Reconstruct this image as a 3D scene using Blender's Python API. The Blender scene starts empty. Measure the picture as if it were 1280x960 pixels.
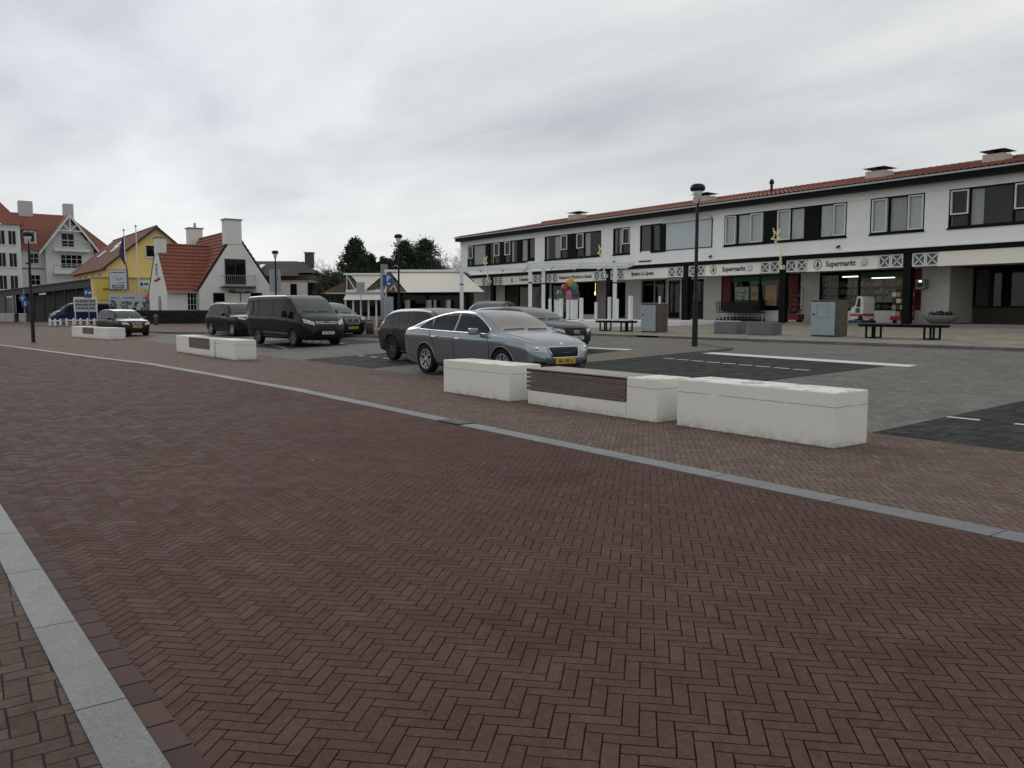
import bpy, bmesh, math, random
from mathutils import Vector, Matrix, noise
from mathutils.bvhtree import BVHTree
random.seed(7)
C = bpy.context.scene.collection
R = math.radians
sc = bpy.context.scene

# ------------------------------------------------------------------ nodes
class NT:
    def __init__(s, nt): s.nt = nt; s.L = nt.links
    def n(s, t, **k):
        nd = s.nt.nodes.new(t)
        for a, b in k.items(): setattr(nd, a, b)
        return nd
    def put(s, sock, v):
        if isinstance(v, bpy.types.NodeSocket): s.L.new(v, sock)
        elif v is not None: sock.default_value = v
    def m(s, op, a, b=None, c=None, clamp=False):
        nd = s.n('ShaderNodeMath', operation=op, use_clamp=clamp)
        for i, v in enumerate((a, b, c)):
            if v is not None: s.put(nd.inputs[i], v)
        return nd.outputs[0]
    def vm(s, op, a, b=None, scale=None):
        nd = s.n('ShaderNodeVectorMath', operation=op)
        s.put(nd.inputs[0], a)
        if b is not None: s.put(nd.inputs[1], b)
        if scale is not None: s.put(nd.inputs['Scale'], scale)
        return nd.outputs[0]
    def xyz(s, v):
        nd = s.n('ShaderNodeSeparateXYZ'); s.put(nd.inputs[0], v); return nd.outputs
    def comb(s, x, y, z):
        nd = s.n('ShaderNodeCombineXYZ')
        for i, v in enumerate((x, y, z)): s.put(nd.inputs[i], v)
        return nd.outputs[0]
    def noise(s, vec, scale, detail=3, rough=.5):
        nd = s.n('ShaderNodeTexNoise'); s.put(nd.inputs['Vector'], vec)
        nd.inputs['Scale'].default_value = scale; nd.inputs['Detail'].default_value = detail
        nd.inputs['Roughness'].default_value = rough
        return nd.outputs['Fac']
    def ramp(s, f, stops, interp='LINEAR'):
        nd = s.n('ShaderNodeValToRGB'); s.put(nd.inputs[0], f)
        e = nd.color_ramp; e.interpolation = interp
        while len(e.elements) < len(stops): e.elements.new(.5)
        for el, (p, c) in zip(e.elements, stops):
            el.position = p; el.color = (c, c, c, 1) if isinstance(c, (int, float)) else (*c, 1)
        return nd.outputs[0]
    def mix(s, f, a, b, blend='MIX'):
        nd = s.n('ShaderNodeMix', data_type='RGBA', blend_type=blend)
        s.put(nd.inputs[0], f)
        for i, v in ((6, a), (7, b)):
            if isinstance(v, tuple) and len(v) == 3: v = (*v, 1)
            s.put(nd.inputs[i], v)
        return nd.outputs[2]
    def bump(s, h, strength, dist):
        nd = s.n('ShaderNodeBump'); s.put(nd.inputs['Height'], h)
        nd.inputs['Strength'].default_value = strength; nd.inputs['Distance'].default_value = dist
        return nd.outputs[0]

MC = {}
def newmat(name):
    m = bpy.data.materials.new(name); m.use_nodes = True
    t = NT(m.node_tree); b = m.node_tree.nodes['Principled BSDF']
    return m, t, b
def mat(name, col, rough=.6, metal=0., var=.12, vs=3., bump=0., bs=40., coat=0., spec=None, emit=None, es=0., dirt=0., dcol=(.05, .045, .035), ds=1.5):
    """plain surface with uneven tone, optional blotches of dirt"""
    if name in MC: return MC[name]
    m, t, b = newmat(name)
    o = t.n('ShaderNodeTexCoord').outputs['Object']
    c = (*col, 1)
    if var > 0:
        f = t.noise(o, vs, 5, .6)
        c = t.mix(f, tuple(x * (1 - var) for x in col), tuple(min(1, x * (1 + var)) for x in col))
    if dirt > 0:
        f = t.ramp(t.noise(o, ds, 8, .7), [(.5, 0.), (.75, 1.)])
        c = t.mix(t.m('MULTIPLY', f, dirt), c, dcol)
    t.put(b.inputs['Base Color'], c)
    b.inputs['Roughness'].default_value = rough; b.inputs['Metallic'].default_value = metal
    if coat: b.inputs['Coat Weight'].default_value = coat; b.inputs['Coat Roughness'].default_value = .03
    if spec is not None: b.inputs['Specular IOR Level'].default_value = spec
    if bump: t.put(b.inputs['Normal'], t.bump(t.noise(o, bs, 4, .6), bump, .02))
    if emit: b.inputs['Emission Color'].default_value = (*emit, 1); b.inputs['Emission Strength'].default_value = es
    MC[name] = m
    return m

def herring(name, w, ang, cols, joint, n=3, rough=.75, patch=.25, bumps=.6, dust=(.2, .17, .14), dustamt=.2):
    """herringbone clinker paving, bricks w by n*w"""
    m, t, b = newmat(name)
    P = t.n('ShaderNodeNewGeometry').outputs['Position']
    mp = t.n('ShaderNodeMapping'); t.put(mp.inputs[0], P)
    mp.inputs['Rotation'].default_value = (0, 0, R(ang)); mp.inputs['Scale'].default_value = (1 / w,) * 3
    V = mp.outputs[0]
    wob = t.n('ShaderNodeTexNoise'); t.put(wob.inputs['Vector'], V); wob.inputs['Scale'].default_value = .28
    V2 = t.vm('ADD', V, t.vm('SCALE', t.vm('SUBTRACT', wob.outputs['Color'], (.5, .5, .5)), scale=.13))
    x, y, _ = t.xyz(V2)
    i, j, fx, fy = t.m('FLOOR', x), t.m('FLOOR', y), t.m('FRACT', x), t.m('FRACT', y)
    mm = t.m('FLOORED_MODULO', t.m('SUBTRACT', i, j), 2. * n)
    H = t.m('LESS_THAN', mm, n - .5)
    nH = t.m('SUBTRACT', 1., H)
    sel = lambda a, c: t.m('ADD', t.m('MULTIPLY', H, a), t.m('MULTIPLY', nH, c))
    along = sel(t.m('ADD', mm, fx), t.m('ADD', t.m('SUBTRACT', 2. * n - 1, mm), fy))
    across = sel(fy, fx)
    idx = sel(t.m('SUBTRACT', i, mm), i)
    idy = sel(j, t.m('ADD', j, t.m('SUBTRACT', mm, float(n))))
    wn = t.n('ShaderNodeTexWhiteNoise', noise_dimensions='3D')
    t.put(wn.inputs['Vector'], t.comb(idx, idy, t.m('MULTIPLY', H, 5.)))
    rv = wn.outputs['Value']; rc = t.xyz(wn.outputs['Color'])
    e = t.m('MINIMUM', t.m('MINIMUM', along, t.m('SUBTRACT', float(n), along)), t.m('MINIMUM', across, t.m('SUBTRACT', 1., across)))
    # joints of uneven width
    jw = t.m('ADD', .012, t.m('MULTIPLY', t.noise(V, .7, 4, .7), .10))
    jm = t.n('ShaderNodeMapRange', interpolation_type='SMOOTHSTEP')
    t.put(jm.inputs[0], e); t.put(jm.inputs[1], t.m('MULTIPLY', jw, .35)); t.put(jm.inputs[2], jw)
    J = jm.outputs[0]
    col = t.ramp(rv, [(0., cols[0]), (.45, cols[1]), (.8, cols[2]), (1., cols[3])])
    big = t.noise(P, .35, 5, .6)
    col = t.mix(t.ramp(big, [(.3, 0.), (.7, patch)]), col, tuple(c * .62 for c in cols[1]))
    mid = t.noise(P, 2.2, 6, .7)
    col = t.mix(t.m('MULTIPLY', t.ramp(mid, [(.45, 0.), (.8, 1.)]), dustamt * 1.6), col, dust)
    stn = t.ramp(t.noise(P, .75, 8, .68), [(.56, 0.), (.68, 1.)]); col = t.mix(t.m('MULTIPLY', stn, .35), col, tuple(c * .45 for c in cols[1]))
    fine = t.noise(P, 160., 3, .7)
    col = t.mix(.55, col, t.ramp(fine, [(.25, .25), (.75, .8)]), 'OVERLAY')
    mot = t.noise(t.vm('ADD', P, t.vm('SCALE', wn.outputs['Color'], scale=3.)), 26., 5, .7)
    col = t.mix(.5, col, t.ramp(mot, [(.3, .3), (.7, .72)]), 'OVERLAY')
    spk = t.ramp(t.noise(P, 48., 2, .5), [(.7, 0.), (.78, 1.)])
    col = t.mix(t.m('MULTIPLY', spk, .35), col, dust)
    sand = t.noise(P, 1.2, 3)
    jc = t.mix(t.ramp(sand, [(.58, 0.), (.8, .4)]), joint, tuple(c * .7 for c in dust))
    col = t.mix(J, jc, col)
    t.put(b.inputs['Base Color'], col)
    t.put(b.inputs['Roughness'], t.m('ADD', rough - .1, t.m('MULTIPLY', rc[1], .2)))
    b.inputs['Specular IOR Level'].default_value = .03
    tilt = t.m('ADD', t.m('MULTIPLY', t.m('SUBTRACT', rc[0], .5), t.m('MULTIPLY', across, .05)), t.m('MULTIPLY', t.m('SUBTRACT', rc[2], .5), t.m('MULTIPLY', along, .02)))
    h = t.m('ADD', t.m('ADD', J, tilt), t.m('ADD', t.m('MULTIPLY', rv, .12), t.m('MULTIPLY', fine, .3)))
    t.put(b.inputs['Normal'], t.bump(h, bumps, .006))
    return m

def brickmat(name, col, joint, sx, sy, axis='XZ', var=.15, rough=.8, bump=.3, mortar=.012, offset=.5, dirt=0.):
    """running-bond brick or tile on a wall (world axes)"""
    m, t, b = newmat(name)
    P = t.n('ShaderNodeNewGeometry').outputs['Position']
    s = t.xyz(P); d = dict(X=s[0], Y=s[1], Z=s[2])
    v = t.comb(d[axis[0]], d[axis[1]], 0.)
    br = t.n('ShaderNodeTexBrick', offset=offset); t.put(br.inputs['Vector'], v)
    br.inputs['Scale'].default_value = 1.; br.inputs['Brick Width'].default_value = sx; br.inputs['Row Height'].default_value = sy
    br.inputs['Mortar Size'].default_value = mortar; br.inputs['Mortar Smooth'].default_value = .3
    br.inputs['Color1'].default_value = (*[c * (1 - var) for c in col], 1); br.inputs['Color2'].default_value = (*[min(1, c * (1 + var)) for c in col], 1)
    br.inputs['Mortar'].default_value = (*joint, 1)
    c = t.mix(.35, br.outputs['Color'], t.ramp(t.noise(P, 1.3, 7, .65), [(.3, .38), (.7, .62)]), 'OVERLAY')
    if dirt: c = t.mix(t.m('MULTIPLY', t.ramp(t.noise(P, .8, 8, .7), [(.48, 0.), (.72, 1.)]), dirt), c, (.1, .09, .075))
    t.put(b.inputs['Base Color'], c); b.inputs['Roughness'].default_value = rough; b.inputs['Specular IOR Level'].default_value = .08
    t.put(b.inputs['Normal'], t.bump(t.m('ADD', t.m('SUBTRACT', 1., br.outputs['Fac']), t.m('MULTIPLY', t.noise(P, 60., 3), .3)), bump, .01))
    return m

def glassmat(name, tint=(.7, .75, .75), trans=.75, rough=.02):
    m, t, b = newmat(name); nt = m.node_tree; nt.nodes.remove(b)
    out = [n for n in nt.nodes if n.type == 'OUTPUT_MATERIAL'][0]
    tr = t.n('ShaderNodeBsdfTransparent'); tr.inputs[0].default_value = (*[c * trans for c in tint], 1)
    gl = t.n('ShaderNodeBsdfGlossy'); gl.inputs['Roughness'].default_value = rough; gl.inputs[0].default_value = (.9, .9, .9, 1)
    P = t.n('ShaderNodeNewGeometry').outputs['Position']
    t.put(gl.inputs['Normal'], t.bump(t.noise(P, .5, 1), .012, .1))
    fr = t.n('ShaderNodeFresnel'); fr.inputs[0].default_value = 1.5
    mx = t.n('ShaderNodeMixShader'); t.put(mx.inputs[0], t.m('MULTIPLY', t.m('MULTIPLY', fr.outputs[0], .8), t.m('SUBTRACT', 1., t.n('ShaderNodeNewGeometry').outputs['Backfacing']))); t.put(mx.inputs[1], tr.outputs[0]); t.put(mx.inputs[2], gl.outputs[0])
    t.put(out.inputs[0], mx.outputs[0])
    return m

# ------------------------------------------------------------------ mesh builder
class MB:
    def __init__(s): s.v = []; s.f = []; s.sm = []
    def add(s, vs, fs, smooth=False, M=None):
        k = len(s.v)
        if M is not None: vs = [M @ Vector(p) for p in vs]
        s.v += [tuple(p) for p in vs]; s.f += [tuple(i + k for i in f) for f in fs]; s.sm += [smooth] * len(fs)
        return s
    def box(s, x0, x1, y0, y1, z0, z1, M=None):
        if x0 > x1: x0, x1 = x1, x0
        if y0 > y1: y0, y1 = y1, y0
        if z0 > z1: z0, z1 = z1, z0
        return s.add([(x, y, z) for z in (z0, z1) for y in (y0, y1) for x in (x0, x1)],
                     [(0, 2, 3, 1), (4, 5, 7, 6), (0, 1, 5, 4), (2, 6, 7, 3), (0, 4, 6, 2), (1, 3, 7, 5)], False, M)
    def bbox(s, x0, x1, y0, y1, z0, z1, b=.01, M=None, seg=2):
        bm = bmesh.new(); bmesh.ops.create_cube(bm, size=1)
        for v in bm.verts: v.co = ((x0 + x1) / 2 + v.co.x * (x1 - x0), (y0 + y1) / 2 + v.co.y * (y1 - y0), (z0 + z1) / 2 + v.co.z * (z1 - z0))
        bmesh.ops.bevel(bm, geom=bm.edges[:], offset=b, segments=seg, affect='EDGES', profile=.5)
        bm.verts.index_update()
        s.add([v.co.copy() for v in bm.verts], [[v.index for v in f.verts] for f in bm.faces], False, M); bm.free(); return s
    def tube(s, p0, p1, r0, r1=None, n=8, caps=True, M=None):
        p0, p1 = Vector(p0), Vector(p1); r1 = r0 if r1 is None else r1
        d = p1 - p0
        if d.length < 1e-6: return s
        q = d.to_track_quat('Z', 'Y'); vs = []
        for p, r in ((p0, r0), (p1, r1)):
            for k in range(n):
                a = 2 * math.pi * k / n; vs.append(p + q @ Vector((r * math.cos(a), r * math.sin(a), 0)))
        s.add(vs, [(k, (k + 1) % n, n + (k + 1) % n, n + k) for k in range(n)], n > 5, M)
        if caps: s.add(vs[:n], [tuple(range(n))[::-1]], False, M); s.add(vs[n:], [tuple(range(n))], False, M)
        return s
    def path(s, pts, r, n=6):
        pts = [Vector(p) for p in pts]; vs = []
        for i, p in enumerate(pts):
            d = pts[min(i + 1, len(pts) - 1)] - pts[max(i - 1, 0)]
            q = d.to_track_quat('Z', 'Y'); rr = r[i] if isinstance(r, (list, tuple)) else r
            vs += [p + q @ Vector((rr * math.cos(2 * math.pi * k / n), rr * math.sin(2 * math.pi * k / n), 0)) for k in range(n)]
        fs = [(i * n + k, i * n + (k + 1) % n, (i + 1) * n + (k + 1) % n, (i + 1) * n + k) for i in range(len(pts) - 1) for k in range(n)]
        fs += [tuple(range(n))[::-1], tuple((len(pts) - 1) * n + k for k in range(n))]
        return s.add(vs, fs, True)
    def lathe(s, prof, n=20, M=None, smooth=True, close=False):
        vs = []; k = len(prof)
        for (r, z) in prof:
            vs += [(r * math.cos(2 * math.pi * a / n), r * math.sin(2 * math.pi * a / n), z) for a in range(n)]
        fs = [(i * n + a, i * n + (a + 1) % n, ((i + 1) % k) * n + (a + 1) % n, ((i + 1) % k) * n + a) for i in range(k if close else k - 1) for a in range(n)]
        if not close: fs += [tuple(range(n))[::-1], tuple((k - 1) * n + a for a in range(n))]
        return s.add(vs, fs, smooth, M)
    def prism(s, poly, vec, M=None):
        n = len(poly); a = [Vector(p) for p in poly]; b = [p + Vector(vec) for p in a]
        return s.add(a + b, [tuple(range(n))[::-1], tuple(range(n, 2 * n))] + [(i, (i + 1) % n, n + (i + 1) % n, n + i) for i in range(n)], False, M)
    def ring(s, x0, x1, z0, z1, y0, y1, t):
        s.box(x0, x1, y0, y1, z0, z0 + t); s.box(x0, x1, y0, y1, z1 - t, z1)
        s.box(x0, x0 + t, y0, y1, z0 + t, z1 - t); s.box(x1 - t, x1, y0, y1, z0 + t, z1 - t); return s
    def sphere(s, c, r, n=12, m=8, sc=(1, 1, 1)):
        vs = []; fs = []
        for i in range(m + 1):
            a = math.pi * i / m
            for k in range(n):
                b = 2 * math.pi * k / n
                vs.append((c[0] + sc[0] * r * math.sin(a) * math.cos(b), c[1] + sc[1] * r * math.sin(a) * math.sin(b), c[2] + sc[2] * r * math.cos(a)))
        fs = [(i * n + k, (i + 1) * n + k, (i + 1) * n + (k + 1) % n, i * n + (k + 1) % n) for i in range(m) for k in range(n)]
        return s.add(vs, fs, True)
    def build(s, name, mt, parent=None, loc=None, rz=0):
        me = bpy.data.meshes.new(name); me.from_pydata(s.v, [], s.f)
        me.polygons.foreach_set('use_smooth', s.sm)
        me.materials.append(mt); me.update()
        bm = bmesh.new(); bm.from_mesh(me); bmesh.ops.recalc_face_normals(bm, faces=bm.faces[:]) if len(bm.faces) < 60000 else None
        bm.to_mesh(me); bm.free()
        o = bpy.data.objects.new(name, me); C.objects.link(o)
        if loc: o.location = loc
        if rz: o.rotation_euler.z = rz
        if parent: o.parent = parent
        return o

def tag(o, label=None, cat=None, group=None, kind=None):
    if label: o['label'] = label
    if cat: o['category'] = cat
    if group: o['group'] = group
    if kind: o['kind'] = kind
    return o
def thing(name, label, cat, loc=(0, 0, 0), rz=0, group=None):
    o = bpy.data.objects.new(name, None); C.objects.link(o); o.location = loc; o.rotation_euler.z = rz
    return tag(o, label, cat, group)
def copy_tree(o, parent=None):
    c = o.copy(); C.objects.link(c); c.parent = parent
    for ch in list(o.children): copy_tree(ch, c)
    return c
def text(s, size, loc, rot, mt, parent, name='lettering', width=None, ext=.006):
    cu = bpy.data.curves.new('tmp', 'FONT'); cu.body = s; cu.size = size; cu.extrude = ext; cu.align_x = 'CENTER'; cu.align_y = 'CENTER'; cu.resolution_u = 3
    cu.offset = .02 * size
    t = bpy.data.objects.new('tmp', cu); C.objects.link(t)
    bpy.context.view_layer.update()
    dg = bpy.context.evaluated_depsgraph_get()
    me = bpy.data.meshes.new_from_object(t.evaluated_get(dg))
    bpy.data.objects.remove(t)
    if width:
        xs = [v.co.x for v in me.vertices]; k = width / (max(xs) - min(xs))
        for v in me.vertices: v.co.x *= k
    me.materials.clear(); me.materials.append(mt)
    o = bpy.data.objects.new(name, me); C.objects.link(o); o.location = loc; o.rotation_euler = rot; o.parent = parent
    return o
FY = (R(90), 0, 0); FX = (R(90), 0, R(90))

def gz(y): return 0. if y < 9.2 else min(.037 * (y - 9.2), .936)
PL = .07
def pz(y): return gz(y) + PL * max(0, 1 - max(0, y - 22.3) / 11)   # the paved forecourt lies a kerb higher

def sheet(name, poly, dz, mt, fn=gz, thick=0., kind='structure'):
    bm = bmesh.new()
    vs = [bm.verts.new((x, y, 0)) for x, y in poly]; bm.faces.new(vs)
    for yy in (9.2, 22.3, 33.3, 34.5):
        bmesh.ops.bisect_plane(bm, geom=bm.verts[:] + bm.edges[:] + bm.faces[:], plane_co=(0, yy, 0), plane_no=(0, 1, 0), dist=1e-5)
    bmesh.ops.triangulate(bm, faces=bm.faces[:])
    for v in bm.verts: v.co.z = fn(v.co.y) + dz
    if thick:
        e = [x for x in bm.edges if x.is_boundary]
        r = bmesh.ops.extrude_edge_only(bm, edges=e)
        for g in r['geom']:
            if isinstance(g, bmesh.types.BMVert): g.co.z -= thick
    bmesh.ops.recalc_face_normals(bm, faces=bm.faces[:])
    if sum(f.normal.z for f in bm.faces) < 0: bmesh.ops.reverse_faces(bm, faces=bm.faces[:])
    me = bpy.data.meshes.new(name); bm.to_mesh(me); bm.free(); me.materials.append(mt)
    o = bpy.data.objects.new(name, me); C.objects.link(o)
    if kind: o['kind'] = kind
    return o
def strip(name, pts, w, h, dz, mt, fn=gz, kind='structure'):
    """kerb or flat band following pts (centre line)"""
    mb = MB(); P = [Vector((*p, 0)) for p in pts]; vs = []
    for i, p in enumerate(P):
        d = (P[min(i + 1, len(P) - 1)] - P[max(i - 1, 0)]).normalized(); nn = Vector((-d.y, d.x, 0)) * w / 2
        for q in (p - nn, p + nn):
            z = fn(q.y) + dz; vs += [(q.x, q.y, z - h), (q.x, q.y, z)]
    fs = []
    for i in range(len(P) - 1):
        a = i * 4; b = a + 4
        fs += [(a + 1, b + 1, b + 3, a + 3), (a, b, b + 1, a + 1), (a + 2, a + 3, b + 3, b + 2)]
    fs += [(0, 1, 3, 2), (len(vs) - 4, len(vs) - 2, len(vs) - 1, len(vs) - 3)]
    mb.add(vs, fs); o = mb.build(name, mt)
    if kind: o['kind'] = kind
    return o

# ------------------------------------------------------------------ materials
M_road = herring('road_clinker', .063, 45, [(.094, .055, .047), (.098, .058, .050), (.102, .061, .053), (.110, .069, .060)], (.006, .004, .0035), dust=(.21, .15, .13), dustamt=.12, patch=.38)
M_walk = herring('walk_clinker', .063, 45, [(.135, .094, .081), (.152, .107, .091), (.167, .118, .101), (.195, .142, .122)], (.018, .013, .011), dust=(.24, .20, .17), dustamt=.25)
M_left = herring('left_clinker', .088, 2, [(.088, .062, .053), (.098, .069, .058), (.108, .076, .064), (.125, .09, .076)], (.022, .018, .017), n=2, dust=(.2, .17, .14))
M_grey = herring('grey_clinker', .068, 45, [(.15, .146, .135), (.172, .167, .155), (.19, .185, .17), (.215, .21, .193)], (.06, .055, .048), dust=(.32, .30, .26), dustamt=.3, patch=.35)
M_dark = herring('dark_clinker', .09, 0, [(.032, .036, .036), (.043, .047, .046), (.055, .058, .056), (.07, .073, .07)], (.02, .02, .02), dust=(.10, .10, .095), dustamt=.25, patch=.1)
M_farred = herring('street_clinker', .075, 45, [(.11, .085, .075), (.14, .105, .092), (.17, .13, .115), (.19, .15, .13)], (.05, .04, .035), dust=(.22, .19, .16), dustamt=.2)
M_plaza = brickmat('concrete_paving', (.27, .245, .20), (.12, .11, .09), .30, .30, 'XY', var=.12, mortar=.008, dirt=.55, offset=0.)
M_isl = brickmat('edge_paving', (.20, .175, .145), (.07, .06, .05), .21, .07, 'XY', var=.2, mortar=.008, dirt=.3)
M_sold = brickmat('gutter_clinker', (.084, .054, .048), (.006, .004, .0035), .205, 7., 'XY', var=.2, mortar=.007, dirt=.1, offset=0.)
def granite(name, col, L, axisoff=0.):
    m, t, b = newmat(name)
    P = t.n('ShaderNodeNewGeometry').outputs['Position']; x, y, z = t.xyz(P)
    fr = t.m('FRACT', t.m('MULTIPLY', t.m('ADD', x, axisoff), 1 / L)); e = t.m('MINIMUM', fr, t.m('SUBTRACT', 1., fr))
    j = t.m('GREATER_THAN', e, .006 / L)
    wn = t.n('ShaderNodeTexWhiteNoise', noise_dimensions='1D'); t.put(wn.inputs['W'], t.m('FLOOR', t.m('MULTIPLY', t.m('ADD', x, axisoff), 1 / L)))
    k = t.m('ADD', .86, t.m('MULTIPLY', wn.outputs['Value'], .28))
    f = t.noise(P, 90., 4, .75); g = t.noise(P, 6., 5, .65)
    c = t.mix(t.ramp(f, [(.3, 0.), (.7, 1.)]), tuple(q * .68 for q in col), tuple(min(1, q * 1.3) for q in col))
    c = t.mix(t.ramp(g, [(.4, 0.), (.75, .45)]), c, tuple(q * .6 for q in col))
    pit = t.ramp(t.noise(P, 38., 6, .8), [(.60, 0.), (.66, 1.)]); c = t.mix(t.m('MULTIPLY', pit, .4), c, tuple(q * .35 for q in col)); lt = t.ramp(t.noise(P, 14., 7, .8), [(.60, 0.), (.66, 1.)]); c = t.mix(t.m('MULTIPLY', lt, .5), c, tuple(min(1, q * 1.9) for q in col)); c = t.vm('SCALE', c, scale=k); c = t.mix(j, (.04, .04, .04), c)
    t.put(b.inputs['Base Color'], c); b.inputs['Roughness'].default_value = .65; b.inputs['Specular IOR Level'].default_value = .15
    t.put(b.inputs['Normal'], t.bump(t.m('ADD', f, g), .35, .006)); return m
M_gran = granite('granite_edge', (.225, .232, .230), 1.0, .33)
M_gran2 = granite('granite_band', (.225, .232, .230), 1.2, .1)
M_kerb = granite('grey_kerb', (.17, .165, .155), .8)
M_mark = mat('worn_white_marking', (.62, .62, .59), .7, var=.1, dirt=.55, dcol=(.2, .19, .17), ds=9.)
M_soil = mat('grass_soil', (.06, .065, .035), .95, var=.4, vs=.6)

def plantermat():
    m, t, b = newmat('white_painted_concrete')
    tc = t.n('ShaderNodeTexCoord').outputs['Object']; x, y, z = t.xyz(tc)
    g = t.n('ShaderNodeNewGeometry'); P = g.outputs['Position']; Nz = t.xyz(g.outputs['Normal'])[2]
    base = t.mix(t.noise(P, 1.7, 6, .65), (.72, .71, .65), (.82, .81, .75))
    n1 = t.noise(P, 7., 8, .75)
    # moss and splash dirt rising from the foot, grime patches on the top
    foot = t.m('MULTIPLY', t.ramp(z, [(.0, 1.), (.09, .2), (.2, .0)]), t.ramp(n1, [(.38, 0.), (.62, 1.)]))
    c = t.mix(t.m('MULTIPLY', foot, .7), base, (.16, .155, .10))
    top = t.m('MULTIPLY', t.m('GREATER_THAN', Nz, .7), t.ramp(t.noise(P, 3.3, 8, .75), [(.50, 0.), (.60, 1.)]))
    c = t.mix(t.m('MULTIPLY', top, .75), c, (.22, .20, .13))
    # scratches along one height and chipped paint
    sl = t.m('LESS_THAN', t.m('ABSOLUTE', t.m('SUBTRACT', z, t.m('ADD', .448, t.m('MULTIPLY', t.noise(P, 3., 2), .012)))), .0045)
    sl = t.m('MULTIPLY', sl, t.m('GREATER_THAN', t.noise(P, 2.1, 4, .7), .43))
    c = t.mix(t.m('MULTIPLY', sl, .65), c, (.12, .11, .10))
    sp = t.ramp(t.noise(t.vm('MULTIPLY', P, (1, 1, 1.6)), 11., 7, .8), [(.655, 0.), (.675, 1.)])
    c = t.mix(t.m('MULTIPLY', sp, .75), c, (.17, .16, .14))
    runs = t.ramp(t.noise(t.vm('MULTIPLY', P, (9, 9, .7)), 1., 5, .6), [(.5, 0.), (.8, 1.)])
    c = t.mix(t.m('MULTIPLY', runs, .12), c, (.36, .34, .27))
    t.put(b.inputs['Base Color'], c); b.inputs['Roughness'].default_value = .72
    t.put(b.inputs['Normal'], t.bump(t.m('ADD', t.noise(P, 70., 5, .7), t.m('MULTIPLY', n1, .8)), .35, .008)); return m
M_pc = plantermat()
def woodmat(name, c1, c2, ax=0):
    m, t, b = newmat(name)
    P = t.n('ShaderNodeNewGeometry').outputs['Position']
    s = [22, 22, 22]; s[ax] = 1.1
    f = t.noise(t.vm('MULTIPLY', P, tuple(s)), 1., 6, .7)
    c = t.mix(t.ramp(f, [(.3, 0.), (.7, 1.)]), c1, c2)
    t.put(b.inputs['Base Color'], c); b.inputs['Roughness'].default_value = .7
    t.put(b.inputs['Normal'], t.bump(f, .4, .01)); return m
M_slat = woodmat('weathered_slats', (.095, .064, .052), (.18, .13, .11))
M_slattop = woodmat('greyed_slats', (.24, .225, .20), (.38, .36, .33))
M_blk = mat('black_painted_wood', (.006, .0065, .007), .5, var=.25, spec=.1)
M_blkm = mat('dark_lamp_metal', (.014, .016, .018), .5, .0, var=.2, spec=.25, dirt=.15, dcol=(.1, .1, .1))
M_white = brickmat('white_painted_brick', (.83, .84, .82), (.79, .80, .78), .22, .065, 'XZ', var=.02, bump=.12, mortar=.006, dirt=.07)
M_whiteg = mat('white_board', (.80, .81, .80), .6, var=.06, vs=.8, dirt=.15, dcol=(.35, .34, .32), ds=2.)
M_wframe = mat('white_frame', (.68, .70, .70), .4, var=.05)
M_cream = mat('cream_signboard', (.82, .785, .70), .5, var=.05, vs=.6, dirt=.12, dcol=(.4, .36, .28), ds=2.)
M_awn = mat('cream_awning_cloth', (.80, .75, .67), .85, var=.06, vs=.7, bump=.2, bs=200)
M_awnb = mat('brown_awning_cloth', (.13, .095, .06), .9, var=.2)
M_glass = glassmat('window_glass', (.95, .97, .96), .97); M_glass2 = glassmat('shop_glass', (.85, .9, .88), .9)
M_cgl = mat('car_glass', (.006, .008, .009), .03, var=0, spec=.16)
M_cgl2 = mat('car_windscreen', (.04, .05, .052), .03, var=.6, vs=1.6, spec=.6)
M_cgl3 = mat('pinkish_beige_windscreen', (.19, .175, .170), .04, var=.45, vs=1.3, spec=.9)  # opaque windscreen with a pale pinkish-beige base colour
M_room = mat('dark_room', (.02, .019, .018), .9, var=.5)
M_curt = mat('net_curtain', (.42, .43, .42), .9, var=.15, vs=8.)
M_curtg = mat('grey_green_blind', (.54, .57, .555), .8, var=.06)
M_curd = mat('dark_curtain', (.08, .08, .078), .9, var=.3, vs=9.)
M_shut = mat('roller_screen', (.48, .53, .55), .6, var=.04)
M_tyre = mat('tyre_rubber', (.012, .012, .013), .8, var=.2, spec=.2)
M_well = mat('wheel_well', (.006, .006, .006), .95, var=0)
M_rim = mat('alloy_rim', (.34, .35, .36), .35, .8, var=.08)
M_rimd = mat('black_rim', (.03, .03, .032), .35, .5, var=.1)
M_chr = mat('chrome', (.75, .76, .78), .12, 1., var=0)
M_blkp = mat('black_plastic', (.010, .010, .011), .5, var=.2, spec=.2)
M_lens = mat('headlight_lens', (.40, .41, .42), .08, .2, var=.7, vs=12., coat=.5)
M_lensd = mat('dark_lens', (.08, .085, .09), .05, .4, var=.8, vs=16., coat=1.)
M_red = mat('red_lens', (.30, .012, .01), .15, var=.2, coat=.8)
M_plY = mat('yellow_plate', (.62, .36, .04), .5, var=.05); M_plW = mat('white_plate', (.6, .6, .58), .5, var=.05)
M_ink = mat('black_ink', (.015, .015, .018), .6, var=0)
M_tile = mat('red_roof_tile', (.235, .085, .058), .75, var=.35, vs=1.1, bump=.3, bs=30, dirt=.35, dcol=(.10, .07, .06), ds=1.3)
M_tile2 = mat('orange_roof_tile', (.235, .078, .05), .75, var=.35, vs=1.3, bump=.3, bs=20, dirt=.35, dcol=(.12, .05, .04), ds=.9)
M_tile3 = mat('brown_roof_tile', (.17, .058, .042), .75, var=.3, vs=1.3, bump=.3, bs=20, dirt=.4, dcol=(.09, .05, .045), ds=.7)
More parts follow.
